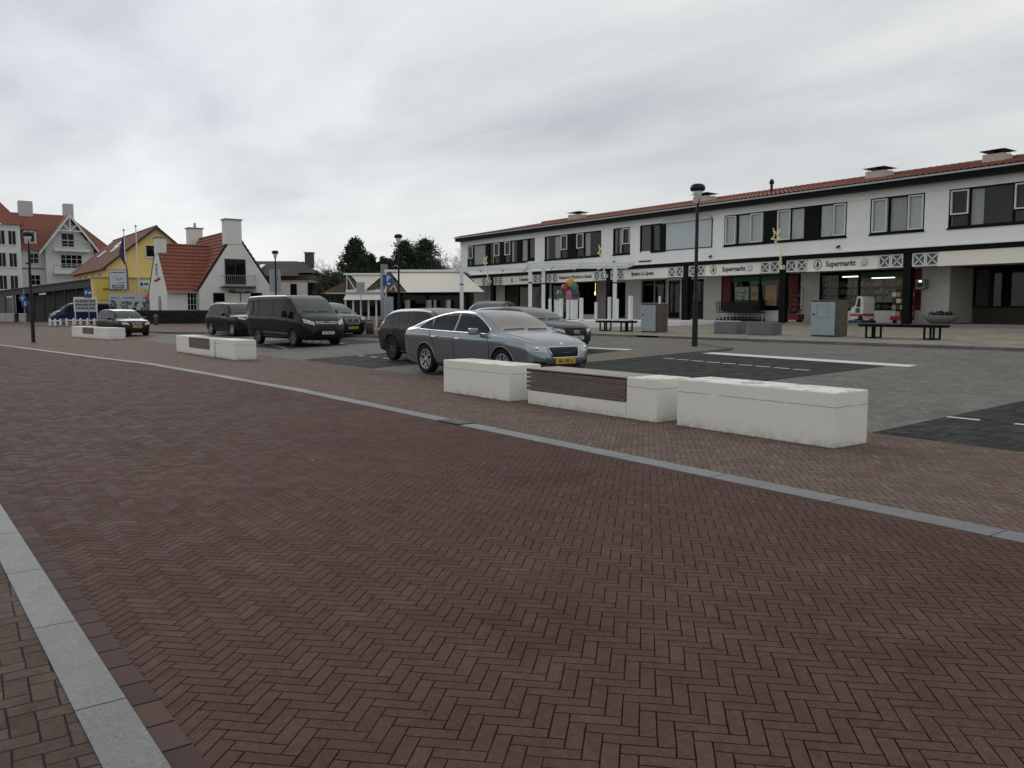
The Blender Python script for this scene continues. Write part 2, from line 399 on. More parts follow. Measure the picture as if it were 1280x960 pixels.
M_tileg = mat('grey_roof_tile', (.075, .07, .068), .8, var=.3, vs=1.3, bump=.3, bs=20, dirt=.3, dcol=(.1, .09, .08), ds=.8)
M_plast = mat('white_plaster', (.72, .72, .68), .8, var=.06, vs=.6, dirt=.28, dcol=(.36, .35, .30), ds=.9)
M_cham = mat('beige_chimney', (.55, .49, .43), .8, var=.08, vs=2., dirt=.3, dcol=(.33, .3, .26), ds=2.)
M_galv = mat('galvanised_metal', (.32, .36, .39), .5, .35, var=.12, vs=2.)
M_bluegrey = mat('blue_grey_paint', (.30, .35, .39), .5, var=.1, vs=2.5, dirt=.2, dcol=(.2, .2, .19), ds=4.)
def pebble():
    m, t, b = newmat('exposed_pebble_concrete'); P = t.n('ShaderNodeNewGeometry').outputs['Position']
    v = t.n('ShaderNodeTexVoronoi'); t.put(v.inputs['Vector'], P); v.inputs['Scale'].default_value = 34.
    c = t.mix(t.ramp(v.outputs['Distance'], [(.25, 1.), (.55, 0.)]), (.06, .052, .04), t.mix(.5, (.20, .17, .125), t.mix(t.xyz(v.outputs['Color'])[0], (.10, .08, .055), (.36, .31, .24))))
    t.put(b.inputs['Base Color'], c); b.inputs['Roughness'].default_value = .8
    t.put(b.inputs['Normal'], t.bump(t.m('SUBTRACT', 1., v.outputs['Distance']), .6, .02)); return m
M_peb = pebble()
M_conc = mat('grey_concrete', (.15, .16, .165), .85, var=.2, vs=4., bump=.3, dirt=.3, ds=3.)
M_blue = mat('traffic_blue', (.018, .08, .26), .5, var=.05)
M_yel = mat('yellow_plaster', (.78, .60, .22), .8, var=.07, vs=.7, dirt=.2, dcol=(.33, .26, .12), ds=.9)
M_yelb = mat('yellow_panel', (.72, .56, .10), .6, var=.05, dirt=.1, dcol=(.4, .3, .1))
M_darkp = mat('dark_pavilion_cladding', (.014, .015, .016), .7, var=.3, vs=1.5)
M_bark = mat('bark', (.075, .06, .045), .9, var=.3, vs=8.)
M_twig = mat('grey_twigs', (.17, .145, .125), .9, var=.25)

# ------------------------------------------------------------------ ground
NX, PX = -900, 700
gnd = sheet('terrain', [(NX, -500), (PX, -500), (PX, 900), (NX, 900)], -.03, M_soil)
sheet('parking_ground', [(-52.5, 9.3), (60, 9.3), (60, 22.4), (-52.5, 22.4)], 0, M_grey)
curve = [(60, 5.85), (-15, 5.85), (-20, 5.62), (-24.9, 5.36), (-28.7, 4.78), (-35, 4.0), (-41.6, 3.15), (-50, 1.7), (-62, -1.0), (-80, -6.), (-105, -15.)]
lo = [(60, 1.7), (0, .69), (-2.9, .61), (-7.3, .49), (-20, .1), (-35, -1.5), (-50, -4), (-70, -9.5), (-90, -17), (-100, -21)]
sheet('road', [(x, y) for x, y in curve] + [(x, y) for x, y in reversed(lo)], .004, M_road)
sheet('pavement', [(60, 5.9), (60, 9.42), (-44.9, 9.42), (-52.3, 12.3), (-60, 11.8), (-80, 11.0), (-107, 8.3), (-135, 5.), (-135, -24), (-105, -14.9)] + [(x, y + .05) for x, y in reversed(curve[1:-1])], .004, M_walk)
sheet('side_pavement', [(60, 1.56), (0, .56), (-2.9, .48), (-7.3, .36), (-20, -.04), (-35, -1.6), (-50, -4.1), (-70, -9.6), (-90, -17.1), (-90, -40), (60, -40)], .02, M_left)
strip('gutter', [(60, 1.74), (0, .745), (-2.9, .66), (-7.3, .54), (-14, .345), (-20, .145)], .10, .0, .0085, M_sold)
strip('kerb', [(60, 1.60), (0, .60), (-2.9, .515), (-7.3, .395), (-14, .2), (-20, 0), (-35, -1.6), (-50, -4.1), (-70, -9.6), (-90, -17.1)], .175, .02, .026, M_gran)
strip('road_edge_band', curve, .24, .02, .011, M_gran2)
# darker parking bays, white dashes and the edge lines
def bay(pts): sheet('parking_bay', pts, .004, M_dark)
bay([(-5.55, 9.45), (60, 9.45), (60, 17.4), (-5.4, 17.4)])
bay([(-15.38, 9.7), (-10.15, 9.6), (-9.75, 17.3), (-15.35, 17.6)])
bay([(-24.0, 9.5), (-19.3, 9.5), (-19.6, 13.0), (-24.3, 13.0)])
bay([(-36.5, 11.0), (-29.7, 11.0), (-29.9, 15.6), (-36.8, 15.6)])
bay([(-22.6, 13.2), (-17.3, 13.2), (-17.8, 17.2), (-23, 17.2)])
def dashes(x0, x1, y0, y1=None, L=.42, gap=.42, w=.085, nm='bay_line'):
    mb = MB(); x = x0; y1 = y0 if y1 is None else y1
    while x < x1:
        yy = y0 + (y1 - y0) * (x - x0) / (x1 - x0); z = gz(yy) + .009; s = .037 if yy > 9.2 else 0
        xe = min(x + L, x1)
        mb.add([(x, yy - w / 2, z - s * w / 2), (xe, yy - w / 2, z - s * w / 2), (xe, yy + w / 2, z + s * w / 2), (x, yy + w / 2, z + s * w / 2)], [(0, 1, 2, 3)])
        x += L + gap
    o = mb.build(nm, M_mark); o['kind'] = 'structure'
dashes(-5.5, 20, 11.18); dashes(-15.2, -10.35, 15.9, 15.3, .40, .14); dashes(-23.9, -19.0, 11.35); dashes(-34.5, -29.8, 12.1, 11.2); dashes(-36, -30, 13.9)
sheet('parking_line', [(-15.45, 17.62), (-9.85, 17.15), (-9.3, 17.15), (-9.35, 17.62), (-15.5, 18.1)], .008, M_mark)
sheet('parking_line', [(-20.6, 17.25), (-17.85, 17.4), (-17.9, 17.75), (-20.6, 17.6)], .008, M_mark)
# island with the lamp and its low kerbs
sheet('traffic_island', [(-15.5, 12.6), (-15.55, 18.9), (-18.1, 20.2), (-17.75, 17.2), (-17.1, 12.6)], .05, M_isl, thick=.06)
strip('kerb', [(-15.45, 12.5), (-15.5, 18.95), (-18.2, 20.3)], .10, .09, .075, M_kerb)
# forecourt of the shops
sheet('forecourt', [(-31.5, 22.4), (60, 22.4), (60, 60), (-60, 60), (-60, 33), (-48, 22.4), (-31.5, 16.8)], .002, M_plaza, fn=pz)
strip('kerb', [(-21.6, 22.35), (-9, 22.35), (40, 22.35)], .14, .12, .085, M_kerb)
strip('kerb', [(-30, 22.4), (-22.8, 22.35)], .14, .12, .085, M_kerb)
sheet('side_pavement', [(-135, 5.2), (-107, 8.45), (-80, 11.15), (-62, 11.95), (-52, 12.5), (-46.5, 14.4), (-40, 15.8), (-33.5, 16.9), (-31.5, 17.2), (-48, 22.6), (-60, 33), (-60, 60), (-160, 60), (-160, 20)], .10, M_farred)
strip('kerb', [(-135, 5.1), (-107, 8.35), (-80, 11.05), (-62, 11.85), (-52, 12.4), (-46.5, 14.3), (-40, 15.7), (-33.5, 16.8), (-31.3, 17.1)], .15, .13, .115, M_kerb)

# ------------------------------------------------------------------ planter blocks and slatted benches
def block(x0, x1, y0, y1, h, label, group=None, rot=None):
    t = thing('concrete_block', label, 'concrete block', ((x0 + x1) / 2, (y0 + y1) / 2, 0), rot or 0, group)
    MB().bbox(-(x1 - x0) / 2, (x1 - x0) / 2, -(y1 - y0) / 2, (y1 - y0) / 2, .004, h, .014).build('body', M_pc, t); return t
def slatbench(x0, x1, xs, y0, y1, h, label, group=None, rot=None):
    cx, cy = (x0 + x1) / 2, (y0 + y1) / 2
    t = thing('slatted_bench', label, 'bench', (cx, cy, 0), rot or 0, group); a, b, s = x0 - cx, x1 - cx, xs - cx; u, v = y0 - cy, y1 - cy
    m = MB(); m.bbox(s, b, u, v, .004, h, .014); m.bbox(a, s - .004, u + .055, v, .006, h - .05, .01); m.bbox(a + .01, s - .004, u, u + .10, .005, .225, .01)
    m.build('body', M_pc, t)
    n = 5; pit = (h - .235) / n
    for k in range(n):
        z = .235 + k * pit; MB().bbox(a - .01, s - .02, u - .012, u + .05, z + .004, z + pit - .016, .006).build('slat', M_slat, t)
    n = 6; w = (v - u + .01) / n
    for k in range(n):
        MB().bbox(a - .01, s - .02, u - .012 + k * w, u - .012 + k * w + w - .014, h - .046, h - .004 + (.002 if k % 2 else 0), .006).build('top_slat', M_slattop, t)
    return t
g = 'white concrete blocks and slatted benches along the parking edge'
block(-13.07, -10.98, 7.90, 8.55, .60, 'white painted concrete block in front of the grey-blue car, scratched along its face', g)
slatbench(-10.60, -7.74, -8.32, 7.98, 8.64, .585, 'bench of dark slats set in white concrete between the two big blocks near the camera', g)
block(-7.42, -5.14, 8.02, 8.66, .615, 'large white concrete block nearest the camera with stained top and dark scratches', g)
block(-31.67, -29.95, 7.8, 8.45, .60, 'short white concrete block at the far end of the middle row before the black van', g)
slatbench(-29.92, -27.05, -27.5, 7.8, 8.45, .59, 'slatted white concrete bench in the middle row in front of the black van', g)
block(-27.02, -25.05, 7.85, 8.5, .60, 'white concrete block at the near end of the middle row, mossy at its foot', g)
an = math.atan2(.74, 6.44)
def on3(s, d=.43): return (-53.04 + s * math.cos(an) - d * math.sin(an), 7.4 + s * math.sin(an) + d * math.cos(an))
for s0, s1, kind, lab in ((0, 2.1, 0, 'white concrete block at the far end of the farthest row beside the black hatchback'),
                    (2.13, 4.6, 1, 'small slatted white bench in the farthest row, left of the black hatchback'),
                    (4.63, 6.5, 0, 'white concrete block at the near end of the farthest row by the black hatchback')):
    cx, cy = on3((s0 + s1) / 2); h = (s1 - s0) / 2
    o = block(cx - h, cx + h, cy - .43, cy + .43, .6, lab, g, an) if not kind else slatbench(cx - h, cx + h, cx + .75, cy - .43, cy + .43, .59, lab, g, an)

# ------------------------------------------------------------------ street lamps
def lamp(loc, h, label, lean=0.):
    t = thing('street_lamp', label, 'street lamp', loc, 0, 'street lamps round the square')
    m = MB(); m.tube((0, 0, 0), (0, 0, h * .30), .085, .08, 16); m.tube((0, 0, h * .30), (0, 0, h * .33), .08, .06, 16, False)
    m.tube((0, 0, h * .33), (0, 0, h - .82), .055, .05, 14)
    m.build('pole', M_blkm, t)
    MB().tube((0, 0, h - .82), (.02, 0, h - .58), .05, .036, 12).tube((.02, 0, h - .58), (.07, 0, h - .4), .036, .03, 10).build('bracket', M_blkm, t)
    MB().lathe([(.03, h - .60), (.055, h - .56), (.12, h - .32), (.165, h - .2)], 24).build('lamp_glass', mat('frosted_lamp_glass', (.62, .63, .62), .35, var=.04), t)
    MB().lathe([(.17, h - .22), (.215, h - .19), (.225, h - .12), (.20, h - .05), (.13, h - .01), (.0, h)], 24).build('lamp_cap', M_blkm, t)
    return t
lamp((-17.04, 19.15, gz(19.15) + .05), 4.83, 'dark street lamp standing on the low island in front of the shops')
lamp((-44.78, 4.62, 0), 5.15, 'dark street lamp on the brick pavement left of the farthest block row')
lamp((-40.9, 21.9, gz(21.9) + .1), 5.1, 'dark street lamp standing before the cream awnings')
l3 = lamp((-54.7, 20.0, gz(20) + .1), 5.0, 'dark street lamp carrying two grey sign backs beside the white cottage')
MB().bbox(-.05, -.02, -.42, .10, 2.25, 3.72, .01).bbox(.10, .13, .1, .30, 2.25, 3.72, .01).build('sign_back', M_galv, l3)
lamp((-92, 9.4, .1), 6.0, 'small far street lamp behind the leftmost one, before the dark pavilion')

# ------------------------------------------------------------------ cars
def pchip(pts):
    xs = [p[0] for p in pts]; ys = [p[1] for p in pts]; n = len(pts)
    d = [(ys[i + 1] - ys[i]) / (xs[i + 1] - xs[i]) for i in range(n - 1)]; m = [d[0]]
    for i in range(1, n - 1):
        if d[i - 1] * d[i] <= 0: m.append(0)
        else:
            h0, h1 = xs[i] - xs[i - 1], xs[i + 1] - xs[i]; w1, w2 = 2 * h1 + h0, h1 + 2 * h0
            m.append((w1 + w2) / (w1 / d[i - 1] + w2 / d[i]))
    m.append(d[-1])
    def f(x):
        x = min(max(x, xs[0]), xs[-1]); i = 0
        while i < n - 2 and x > xs[i + 1]: i += 1
        h = xs[i + 1] - xs[i]; t = (x - xs[i]) / h
        return (2 * t**3 - 3 * t**2 + 1) * ys[i] + (t**3 - 2 * t**2 + t) * h * m[i] + (-2 * t**3 + 3 * t**2) * ys[i + 1] + (t**3 - t**2) * h * m[i + 1]
    return f
def catmull(P, k=4):
    out = []
    for i in range(len(P) - 1):
        p0, p1, p2, p3 = P[max(i - 1, 0)], P[i], P[i + 1], P[min(i + 2, len(P) - 1)]
        for j in range(k):
            t = j / k
            out.append(tuple(.5 * ((2 * b) + (-a + c) * t + (2 * a - 5 * b + 4 * c - d) * t * t + (-a + 3 * b - 3 * c + d) * t**3) for a, b, c, d in zip(p0, p1, p2, p3)))
    out.append(P[-1]); return out

def make_car(name, label, cat, loc, rz, S, paint, rim=None, plate=('white', 'X-00'), glass=None, lens=None, group='cars parked round the square'):
    """S: profile dictionary, x runs from the tail (0) to the nose (L)"""
    L, rw = S['L'], S['rw']; rim = rim or M_rim; glass = glass or M_cgl2; lens = lens or M_lens
    T = thing(name, label, cat, loc, rz, group)
    zt, zs, zb, w, wt = (pchip(S[k]) for k in ('zt', 'zs', 'zb', 'w', 'wt'))
    cr = S.get('crown', .045)
    xs = sorted(set([0, .02, .05, .09, .14, .2] + [L * i / 58 for i in range(3, 56)] + [L - .2, L - .14, L - .09, L - .05, L - .02, L]))
    secs = []
    for x in xs:
        e = min(x, L - x); k = min(1, .93 + .07 * (e / .12)) if e < .12 else 1
        W, WT, ZT, ZS, ZB = w(x) * k, wt(x) * k, zt(x), zs(x), zb(x)
        ZS = min(ZS, ZT - .05); ze = ZT - min(cr, (ZT - ZS) * .5); WT = min(WT, W - .015)
        q = ZS - ZB
        half = [(0, ZB), (W * .6, ZB), (W - .13, ZB + .01), (W - .065, ZB + .09), (W - .035, ZB + .34 * q), (W - .014, ZB + .62 * q), (W, ZB + .86 * q), (W - .028, ZS),
                ((W - .05) * .5 + WT * .5 + .012, ZS * .5 + ze * .5), (WT, ze), (WT * .62, ZT - min(cr, (ZT - ZS) * .5) * .28), (0, ZT)]
        c = catmull(half, 3); secs.append([(x - L / 2, y, z) for y, z in c] + [(x - L / 2, -y, z) for y, z in reversed(c[1:-1])])
    n = len(secs[0]); vs = [v for s in secs for v in s]
    fs = [(i * n + k, i * n + (k + 1) % n, (i + 1) * n + (k + 1) % n, (i + 1) * n + k) for i in range(len(secs) - 1) for k in range(n)]
    fs += [tuple(range(n))[::-1], tuple((len(secs) - 1) * n + k for k in range(n))]
    bmb = MB(); bmb.add(vs, fs, True); body = bmb.build('body', paint, T)
    me = body.data; bv = BVHTree.FromPolygons([v.co.copy() for v in me.vertices], [tuple(p.vertices) for p in me.polygons])
    # wheel arches cut out of the shell
    cut = MB(); X = [S['ra'] - L / 2, S['fa'] - L / 2]; hw = max(p[1] for p in S['w'])
    for x in X:
        for s in (1, -1):
            cut.tube((x, s * (hw - .30), rw), (x, s * (hw + .2), rw), rw * 1.13, n=28)
    co = cut.build('cutter', M_well, T); _b = bmesh.new(); _b.from_mesh(co.data); bmesh.ops.remove_doubles(_b, verts=_b.verts[:], dist=1e-5); bmesh.ops.recalc_face_normals(_b, faces=_b.faces[:]); _b.to_mesh(co.data); _b.free(); mo = body.modifiers.new('b', 'BOOLEAN'); mo.operation = 'DIFFERENCE'; mo.object = co; mo.solver = 'EXACT'
    me.materials.append(M_well)
    bpy.context.view_layer.update(); dg = bpy.context.evaluated_depsgraph_get()
    nm = bpy.data.meshes.new_from_object(body.evaluated_get(dg)); body.modifiers.clear(); body.data = nm
    bpy.data.objects.remove(co)
    if len(nm.materials) < 2: nm.materials.append(M_well)
    for p in nm.polygons:
        c = p.center
        for x in X:
            if math.hypot(c.x - x, c.z - rw) < rw * 1.14 and abs(c.y) < hw - .012 and abs(c.y) > hw - .34 and (abs(abs(c.y) - (hw - .30)) < .01 or abs(math.hypot(c.x - x, c.z - rw) - rw * 1.13) < .012): p.material_index = 1
    def near(p, off=.004):
        h = bv.find_nearest(Vector(p)); 
        return h[0] + h[1] * off if h[1].dot(Vector((0, h[0].y, h[0].z - .6))) >= -9 else h[0]
    def side(x, z, s, off=.004):
        h = bv.ray_cast(Vector((x - L / 2, s * 3, z)), Vector((0, -s, 0)))
        if h[0] is None: h = bv.find_nearest(Vector((x - L / 2, s * .8, z)))
        nn = h[1] if h[1].y * s > 0 else -h[1]
        return h[0] + nn * off
    def front(y, z, d=1, off=.004):
        h = bv.ray_cast(Vector((d * 5, y, z)), Vector((-d, 0, 0)))
        if h[0] is None: h = bv.find_nearest(Vector((d * L / 2, y, z)))
        nn = h[1] if h[1].x * d > 0 else -h[1]
        return h[0] + nn * off
    def topp(x, y, off=.004):
        h = bv.ray_cast(Vector((x - L / 2, y, 3)), Vector((0, 0, -1))); nn = h[1] if h[1].z > 0 else -h[1]
        return h[0] + nn * off
    def grid(nm_, F, a, b, mt, parent=T, lift=0):
        P = [[F(i / a, j / b) for j in range(b + 1)] for i in range(a + 1)]; vs = [p for r in P for p in r]
        return MB().add(vs, [(i * (b + 1) + j, (i + 1) * (b + 1) + j, (i + 1) * (b + 1) + j + 1, i * (b + 1) + j + 1) for i in range(a) for j in range(b)], True).build(nm_, mt, parent)
    def quadp(nm_, F, c, mt, a=8, b=6, off=.005, parent=T):
        """c: four corners (p,q) in the 2-D space of F"""
        if F is front: F = lambda p, q, o: front(p, q, 1, o)
        def f(u, v):
            p = [(1 - u) * ((1 - v) * c[0][k] + v * c[3][k]) + u * ((1 - v) * c[1][k] + v * c[2][k]) for k in (0, 1)]
            return F(p[0], p[1], off)
        return grid(nm_, f, a, b, mt, parent)
    # side glass between a lower and an upper curve
    up, dn = pchip(S['gu']), pchip(S['gd'])
    for s in (1, -1):
        for i, (a, b, sl) in enumerate(S['gx']):
            def f(u, v, a=a, b=b, sl=sl):
                x0 = a + (b - a) * u; zl, zu = dn(x0), up(x0)
                x = x0 + sl * (v - .5) * (zu - zl)
                return side(x, dn(x) + (up(x) - dn(x)) * v, s, .005)
            grid('side_window', f, 10, 5, M_cgl)
        # chrome or black surround and lower mouldings
        x0, x1 = S['gx'][0][0] - .03, S['gx'][-1][1] + .03; N = 26
        up_ = [side(x0 + (x1 - x0) * k / N, up(x0 + (x1 - x0) * k / N) + .012, s, .003) for k in range(N + 1)]
        dn_ = [side(x0 + (x1 - x0) * k / N, dn(x0 + (x1 - x0) * k / N) - .012, s, .003) for k in range(N + 1)]
        MB().path(up_ + dn_[::-1] + up_[:1], .011, 5).build('window_trim', S.get('trim', M_blkp), T)
        # door seams
        for pts in S['seams']:
            m = MB(); m.path([side(x, z, s, -.001) for x, z in [(pts[i][0] + (pts[i + 1][0] - pts[i][0]) * k / 6, pts[i][1] + (pts[i + 1][1] - pts[i][1]) * k / 6) for i in range(len(pts) - 1) for k in range(7)]], .0075, 4)
            m.build('door_seam', M_blkp, T)
        for (hx, hz) in S['handles']:
            a, b = side(hx, hz, s, .03), side(hx + .17, hz, s, .03)
            MB().path([a + Vector((-.01, -s * .03, 0)), a, b, b + Vector((.01, -s * .03, 0))], .013, 6).build('door_handle', S.get('hmat', M_chr), T)
        # mirror
        mx, mz = S['mirror']; p = side(mx, mz, s, 0)
        m = MB(); m.tube(p, p + Vector((0, s * .09, .01)), .025, .02, 8)
        m.bbox(p.x - .09, p.x + .06, p.y + s * .07 if s > 0 else p.y - .27, p.y + .27 if s > 0 else p.y - .07, p.z - .03 * S.get('mirs', 1), p.z + .11 * S.get('mirs', 1), .035, seg=3); m.build('wing_mirror', S.get('mirmat', paint), T)
        # lower sill
        m = MB(); xa, xb = S['ra'] + rw * 1.3, S['fa'] - rw * 1.3
        m.path([side(xa + (xb - xa) * k / 8, S['zb'][2][1] + .07, s, .004) for k in range(9)], .03, 6); m.build('sill', M_blkp, T)
        if 'crease' in S:
            m = MB(); m.path([side(a, b, s, .0) for a, b in [(S['crease'][0][0] + (S['crease'][1][0] - S['crease'][0][0]) * k / 14, S['crease'][0][1] + (S['crease'][1][1] - S['crease'][0][1]) * k / 14) for k in range(15)]], .009, 6); m.build('crease', S.get('cmat', paint), T)
    # windscreen and rear glass
    a, b = S['ws']
    wl = lambda x: max(.3, wt(x) - S.get('pil', .06))
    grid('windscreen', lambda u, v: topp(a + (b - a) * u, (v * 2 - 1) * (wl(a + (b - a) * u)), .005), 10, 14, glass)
    a2, b2 = S['rg']
    if b2 > a2 + .15: grid('rear_window', lambda u, v: topp(a2 + (b2 - a2) * u, (v * 2 - 1) * (wl(a2 + (b2 - a2) * u) - .04), .005), 8, 12, M_cgl)
    m = MB()
    for y0 in (-.62, .02): m.path([topp(b - .035 - .03 * abs((y0 + k * .095) / .7)**2 - .004 * k, y0 + k * .095, .016) for k in range(7)], .008, 4)
    m.build('wiper', M_blkp, T)
    # lights, grille, intake, plates
    for s in (1, -1):
        c = [(s * y, z) for y, z in S['hl']]; h = quadp('headlight', front, c, lens, 10, 6, .006)
        ctr = front(s * (S['hl'][0][0] * .45 + S['hl'][1][0] * .55), (S['hl'][0][1] + S['hl'][3][1] + S['hl'][1][1] + S['hl'][2][1]) / 4, 1, .008)
        MB().sphere(ctr, 1, 12, 8, (.012, .055, .045)).build('lamp_bulb', M_chr, h)
        quadp('tail_light', lambda p, q, o: front(p, q, -1, o), [(s * y, z) for y, z in S['tl']], M_red, 6, 4, .006)
        if 'fog' in S: quadp('fog_light', front, [(s * y, z) for y, z in S['fog']], S.get('fogm', M_blkp), 5, 3, .006)
        quadp('tail_light', lambda p, q, o: side(p, q, s, o), [(.03, S['tl'][0][1] + .02), (.30, S['tl'][0][1] + .07), (.22, S['tl'][2][1] - .01), (.06, S['tl'][2][1] - .01)], M_red, 5, 4, .006)
        m = MB(); xa, xb = S['ws'][1] + .08, L - .30
        m.path([topp(xa + (xb - xa) * k / 10, s * (wt(xa + (xb - xa) * k / 10) - .03 - .012 * k), .0005) for k in range(11)], .005, 4); m.build('bonnet_seam', M_blkp, T)
    gr = quadp('grille', front, S['gr'], M_blkp, 14, 5, .006)
    pts = []; g0 = S['gr']; N = 12
    for c0, c1 in ((0, 1), (1, 2), (2, 3), (3, 0)):
        for k in range(N): pts.append(front(g0[c0][0] + (g0[c1][0] - g0[c0][0]) * k / N, g0[c0][1] + (g0[c1][1] - g0[c0][1]) * k / N, 1, .01))
    MB().path(pts + pts[:1], .011, 6).build('grille_frame', S.get('grf', M_chr), gr)
    m = MB()
    if S.get('bars') == 'v':
        for k in range(1, 22):
            u = k / 22; a_ = (g0[3][0] + (g0[2][0] - g0[3][0]) * u, g0[3][1] + (g0[2][1] - g0[3][1]) * u); b_ = (g0[0][0] + (g0[1][0] - g0[0][0]) * u, g0[0][1] + (g0[1][1] - g0[0][1]) * u)
            m.path([front(a_[0], a_[1] + .01, 1, .012), front(b_[0], b_[1] - .01, 1, .012)], .009, 4)
        m.build('grille_bar', M_rim, gr)
    else:
        for k in range(1, 4):
            v = k / 4; y0 = g0[0][0] * (1 - v) + g0[3][0] * v; y1 = g0[1][0] * (1 - v) + g0[2][0] * v; z = g0[0][1] * (1 - v) + g0[3][1] * v
            m.path([front(y0 + (y1 - y0) * q / 8 , z, 1, .012) for q in range(9)], .008, 4)
        m.build('grille_bar', S.get('barm', M_galv), gr)
    quadp('air_intake', front, S['inl'], M_blkp, 14, 4, .006)
    if 'badge' in S:
        y, z = S['badge']; p = front(y, z, 1, .014); kind = S.get('bk', 'disc'); m = MB()
        if kind == 'rings':
            for k in range(4):
                cy = y + (k - 1.5) * .062; m.path([(p.x + .008, cy + .043 * math.cos(q * math.pi / 8), z + .043 * math.sin(q * math.pi / 8)) for q in range(17)], .007, 5)
        elif kind == 's':
            m.path([(p.x + .01, y + a, z + b) for a, b in ((.045, .035), (-.03, .045), (-.04, .01), (.04, -.01), (.03, -.045), (-.045, -.035))], .011, 5)
        elif kind == 'oval': m.lathe([(.0, -.008), (.055, -.006), (.06, 0), (.05, .008), (0, .01)], 20, Matrix.Translation(p) @ Matrix.Rotation(R(90), 4, 'Y') @ Matrix.Scale(1.9, 4, (0, 1, 0)))
        else: m.lathe([(.0, -.008), (.04, -.006), (.045, 0), (.035, .008), (0, .01)], 20, Matrix.Translation(p) @ Matrix.Rotation(R(90), 4, 'Y'))
        m.build('badge', M_blue if kind == 'oval' else M_chr, T)
    z = S['plz']; p = front(0, z, 1, .02)
    pl = MB().bbox(p.x - .012, p.x + .012, -.26, .26, z - .057, z + .057, .005).build('number_plate', M_plY if plate[0] == 'yellow' else M_plW, T)
    text(plate[1], .10, (p.x + .0135, 0, z), FX, M_ink, pl, 'lettering', .42, .001)
    p = front(0, S['rplz'], -1, .02)
    pl = MB().bbox(p.x - .012, p.x + .012, -.26, .26, S['rplz'] - .057, S['rplz'] + .057, .005).build('number_plate', M_plY if plate[0] == 'yellow' else M_plW, T)
    # wheels
    for x in X:
        for s in (1, -1):
            Mx = Matrix.Translation((x, s * (hw - .115), rw)) @ Matrix.Rotation(R(-90 * s), 4, 'X')
            r2 = rw * .70
            wh = MB().lathe([(r2, -.09), (rw * .93, -.10), (rw * .985, -.08), (rw, -.05), (rw, .05), (rw * .985, .08), (rw * .93, .098), (r2 + .01, .092), (r2, .075)], 36, Mx, close=True).build('wheel', M_tyre, T)
            m = MB(); m.lathe([(r2 + .004, .082), (r2 - .018, .086), (r2 - .03, .05), (r2 - .035, -.05), (r2 - .03, -.05), (r2 + .002, -.05)], 32, Mx, close=True)
            m.lathe([(0, .078), (.045, .076), (.06, .06), (.06, .02), (0, .02)], 18, Mx)
            ns = S.get('spokes', 5)
            for k in range(ns):
                a = 2 * math.pi * k / ns + .3
                for da in ((-.16, .16) if ns == 5 else (0,)):
                    ww = .038 if ns == 5 else .034
                    A = Mx @ Matrix.Rotation(a, 4, 'Z')
                    m.add([(.04, da * .25 - ww * .6, .066), (.04, da * .25 + ww * .6, .066), (r2 - .02, da * .42 * rw / .33 + ww * .8, .078), (r2 - .02, da * .42 * rw / .33 - ww * .8, .078),
                           (.04, da * .25 - ww * .6, .03), (.04, da * .25 + ww * .6, .03), (r2 - .02, da * .42 * rw / .33 + ww * .8, .04), (r2 - .02, da * .42 * rw / .33 - ww * .8, .04)],
                          [(0, 1, 2, 3), (7, 6, 5, 4), (0, 4, 5, 1), (1, 5, 6, 2), (2, 6, 7, 3), (3, 7, 4, 0)], False, A)
            m.build('rim', rim, wh)
            MB().lathe([(0, -.02), (r2 - .03, -.02), (r2 - .03, -.03), (0, -.03)], 24, Mx).build('brake_disc', M_well, wh)
            # arch lip
            m = MB(); m.path([side(x + L / 2 + rw * 1.135 * math.cos(q), rw + rw * 1.135 * math.sin(q), s, .002) for q in [math.pi * (k / 20) * 1.02 - .03 for k in range(21)]], S.get('lip', .012), 6)
            m.build('wheel_arch', S.get('lipm', paint), T)
    if S.get('rails'):
        for s in (1, -1):
            a_, b_ = S['rails']; pts = [topp(a_ + (b_ - a_) * k / 8, s * (wt(a_ + (b_ - a_) * k / 8) - .03), .05 if 0 < k < 8 else .0) for k in range(9)]
            MB().path(pts, .016, 6).build('roof_rail', S.get('railm', M_galv), T)
    return T

def paintm(name, col, metal=.5, rough=.35): return mat(name, col, rough, metal, var=.05, vs=2., coat=.3, spec=.12, dirt=.05, dcol=(.1, .095, .085), ds=2.)
P_sk = paintm('grey_blue_paint', (.25, .29, .32), .78, .24); P_blk = paintm('black_paint', (.010, .011, .013), .1, .35); P_gr = paintm('dark_grey_paint', (.025, .028, .034), .3, .35)
P_van = paintm('black_van_paint', (.009, .009, .010), .0, .3); P_blue = paintm('dark_blue_paint', (.018, .035, .10), .2, .4)

